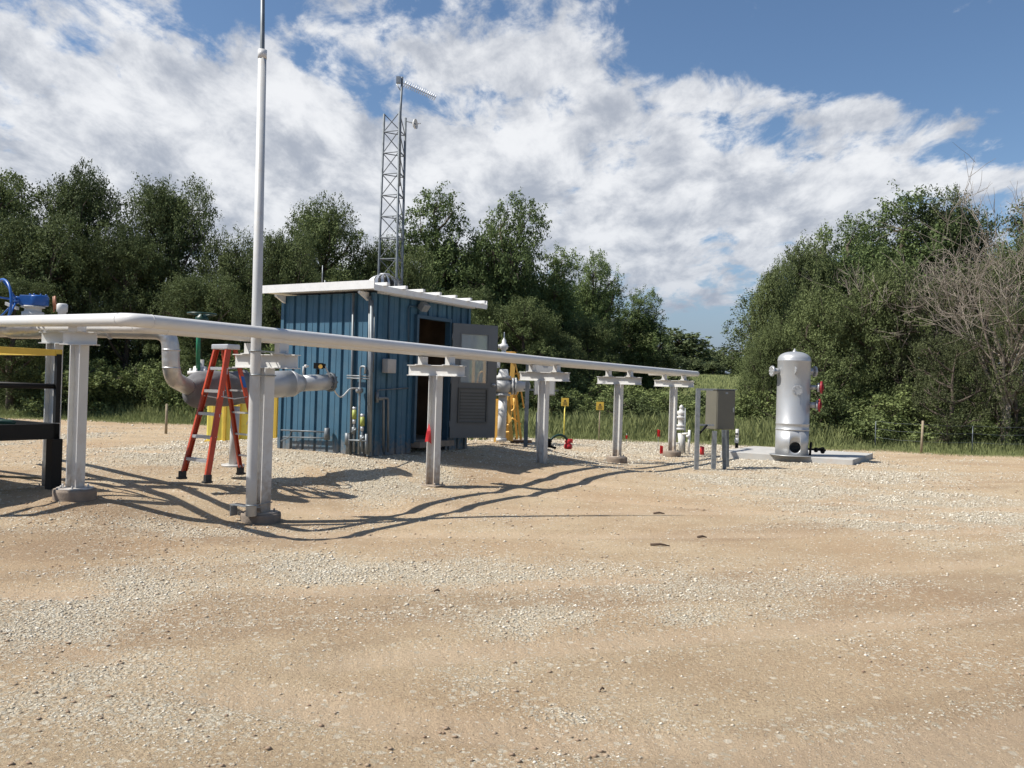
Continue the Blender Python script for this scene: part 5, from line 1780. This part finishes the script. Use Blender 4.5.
# ================================================================== SKY, SUN, CAMERA
SUN_EL = math.radians(51)
to_sun = Vector((-math.cos(SUN_EL) * math.cos(math.radians(12)), -math.cos(SUN_EL) * math.sin(math.radians(12)), math.sin(SUN_EL)))
ld = bpy.data.lights.new('sun', 'SUN'); ld.energy = 5.0; ld.angle = math.radians(.53); ld.color = (1.0, .955, .885)
lo = bpy.data.objects.new('sun', ld); COL.objects.link(lo)
lo.rotation_euler = to_sun.to_track_quat('Z', 'Y').to_euler()

w = bpy.data.worlds.new('World'); scene.world = w; w.use_nodes = True
nt = w.node_tree; N = nt.nodes; L = nt.links
bg = N['Background']; bg.inputs['Strength'].default_value = 0.066
sky = N.new('ShaderNodeTexSky'); sky.sky_type = 'NISHITA'; sky.sun_disc = False
sky.sun_elevation = SUN_EL; sky.sun_rotation = math.atan2(to_sun.x, to_sun.y)
sky.altitude = 400; sky.air_density = 1.0; sky.dust_density = 0.6; sky.ozone_density = 2.0
tc = N.new('ShaderNodeTexCoord'); sep = N.new('ShaderNodeSeparateXYZ'); L.new(tc.outputs['Generated'], sep.inputs[0])


def mth(op, a, b=None, c=None, clamp=False):
    k = N.new('ShaderNodeMath'); k.operation = op; k.use_clamp = clamp
    for i, v in enumerate((a, b, c)):
        if v is None: continue
        if isinstance(v, (int, float)): k.inputs[i].default_value = v
        else: L.new(v, k.inputs[i])
    return k.outputs[0]


X, Y, Z = sep.outputs
ym = mth('MAXIMUM', Y, 0.05)
A_ = mth('DIVIDE', X, ym); E_ = mth('DIVIDE', Z, ym)


def blob(px, py, sx, sy, ang, amp):
    """soft region of the heavens centred on a direction"""
    r = ray(px, py); a0, e0 = r.x / r.y, r.z / r.y
    sx /= F; sy /= F; c, s = math.cos(math.radians(ang)), math.sin(math.radians(ang))
    da = mth('SUBTRACT', A_, a0); de = mth('SUBTRACT', E_, e0)
    u = mth('DIVIDE', mth('ADD', mth('MULTIPLY', da, c), mth('MULTIPLY', de, s)), sx)
    v = mth('DIVIDE', mth('SUBTRACT', mth('MULTIPLY', de, c), mth('MULTIPLY', da, s)), sy)
    q = mth('ADD', mth('MULTIPLY', u, u), mth('MULTIPLY', v, v))
    return mth('MULTIPLY', mth('EXPONENT', mth('MULTIPLY', q, -1.0)), amp)


# cloud layer projected on a flat deck overhead
zz = mth('ADD', mth('MAXIMUM', Z, 0.0), 0.27)
cu = mth('DIVIDE', X, zz); cv = mth('DIVIDE', Y, zz)
comb = N.new('ShaderNodeCombineXYZ'); L.new(cu, comb.inputs[0]); L.new(cv, comb.inputs[1])


def wn(scale, detail, rough, off=(0, 0, 0), rot=0.0, sc=(1, 1, 1), dist=0.0):
    mp = N.new('ShaderNodeMapping'); mp.inputs['Location'].default_value = off; mp.inputs['Rotation'].default_value = (0, 0, rot)
    mp.inputs['Scale'].default_value = sc
    L.new(comb.outputs[0], mp.inputs[0])
    k = N.new('ShaderNodeTexNoise'); k.inputs['Scale'].default_value = scale; k.inputs['Detail'].default_value = detail
    k.inputs['Roughness'].default_value = rough; k.inputs['Distortion'].default_value = dist
    L.new(mp.outputs[0], k.inputs['Vector']); return k.outputs['Fac']


n1 = wn(3.3, 10, 0.60, (3.1, 1.7, 0), 0.3, (1, .8, 1), .25)
n2 = wn(10.5, 10, 0.62, (7.1, 2.7, 0), 0.5, (1, .7, 1), .35)
bias = mth('MULTIPLY', mth('LESS_THAN', Y, 0.0), -0.45)
for q in [(120, 110, 300, 120, -8, .50), (60, 200, 330, 60, 0, .42), (300, 170, 190, 90, -20, .42), (620, 240, 260, 95, -5, .46),
          (760, 180, 170, 60, -12, .38), (565, 35, 95, 50, 25, .52), (500, 150, 120, 60, 0, .25), (375, 40, 100, 40, -20, .22), (860, 150, 70, 40, -20, .15), (900, 185, 120, 22, 0, .25), (735, 92, 90, 24, 0, .55), (600, 60, 70, 40, 10, .2), (870, 112, 50, 20, 0, .5), (470, 60, 50, 20, 0, .2), (980, 178, 80, 14, 0, .3),
          (820, 30, 240, 75, 0, -.30), (985, 110, 110, 60, 0, -.30), (455, 108, 80, 26, -15, -.34), (330, 60, 70, 28, -30, -.22), (380, 100, 60, 25, -20, -.2), (670, 60, 60, 50, 0, -.18), (690, 318, 90, 26, 0, -.35),
          (250, 15, 60, 25, -30, -.1)]:
    bias = mth('ADD', bias, blob(*q))
cov = mth('ADD', mth('ADD', mth('MULTIPLY', mth('SUBTRACT', n1, .5), 1.7), mth('MULTIPLY', mth('SUBTRACT', n2, .5), 1.5)), bias)
mr = N.new('ShaderNodeMapRange'); mr.interpolation_type = 'SMOOTHSTEP'
mr.inputs[1].default_value = 0.02; mr.inputs[2].default_value = 0.40; L.new(cov, mr.inputs[0])
cloud = mr.outputs[0]
# thickness decides shade: thick centres greyer, edges white; undersides vary
n3 = wn(7.0, 9, 0.62, (1.4, 8.2, 0), 0.4, (1, .62, 1), .2)
sh = N.new('ShaderNodeMapRange'); sh.inputs[1].default_value = 0.34; sh.inputs[2].default_value = 0.70; sh.interpolation_type = 'SMOOTHSTEP'; L.new(n3, sh.inputs[0])
ramp = N.new('ShaderNodeMix'); ramp.data_type = 'RGBA'
ramp.inputs[6].default_value = (10.6, 10.7, 10.9, 1); ramp.inputs[7].default_value = (4.9, 5.3, 6.1, 1); L.new(sh.outputs[0], ramp.inputs[0])
mixc = N.new('ShaderNodeMix'); mixc.data_type = 'RGBA'
L.new(mth('MULTIPLY', cloud, .93), mixc.inputs[0])
hsv = N.new('ShaderNodeHueSaturation'); hsv.inputs['Saturation'].default_value = 1.08; hsv.inputs['Value'].default_value = 1.36
L.new(sky.outputs[0], hsv.inputs['Color'])
L.new(hsv.outputs[0], mixc.inputs[6]); L.new(ramp.outputs[2], mixc.inputs[7])
band = N.new('ShaderNodeMix'); band.data_type = 'RGBA'
ee = mth('DIVIDE', mth('MAXIMUM', Z, 0.0), .115)
L.new(mth('MULTIPLY', mth('EXPONENT', mth('MULTIPLY', mth('MULTIPLY', ee, ee), -1.0)), .92), band.inputs[0])
L.new(mixc.outputs[2], band.inputs[6]); band.inputs[7].default_value = (2.7, 3.4, 4.8, 1)
L.new(band.outputs[2], bg.inputs['Color'])
w.cycles.sampling_method = 'MANUAL' if hasattr(w, 'cycles') else 'AUTOMATIC'
try: w.cycles.sample_map_resolution = 512
except Exception: pass

cd = bpy.data.cameras.new('camera'); cam = bpy.data.objects.new('camera', cd); COL.objects.link(cam)
cd.sensor_width = 36; cd.lens = 36 * F / 1024; cd.clip_end = 6000; cd.clip_start = 0.05
fwd = Vector((0, cp, sp)); rgt = Vector((1, 0, 0)); up_ = Vector((0, -sp, cp))
cx_ = rgt * cr + up_ * sr; cy_ = -rgt * sr + up_ * cr; cz_ = -fwd
cam.matrix_world = Matrix(((cx_.x, cy_.x, cz_.x, 0), (cx_.y, cy_.y, cz_.y, 0), (cx_.z, cy_.z, cz_.z, H), (0, 0, 0, 1)))
scene.camera = cam
scene.view_settings.view_transform = 'Standard'; scene.view_settings.look = 'None'
scene.view_settings.gamma = 1; scene.view_settings.exposure = 0.42; scene.view_settings.use_curve_mapping = False
scene.cycles.max_bounces = 6; scene.cycles.transparent_max_bounces = 6
scene.cycles.use_denoising = True
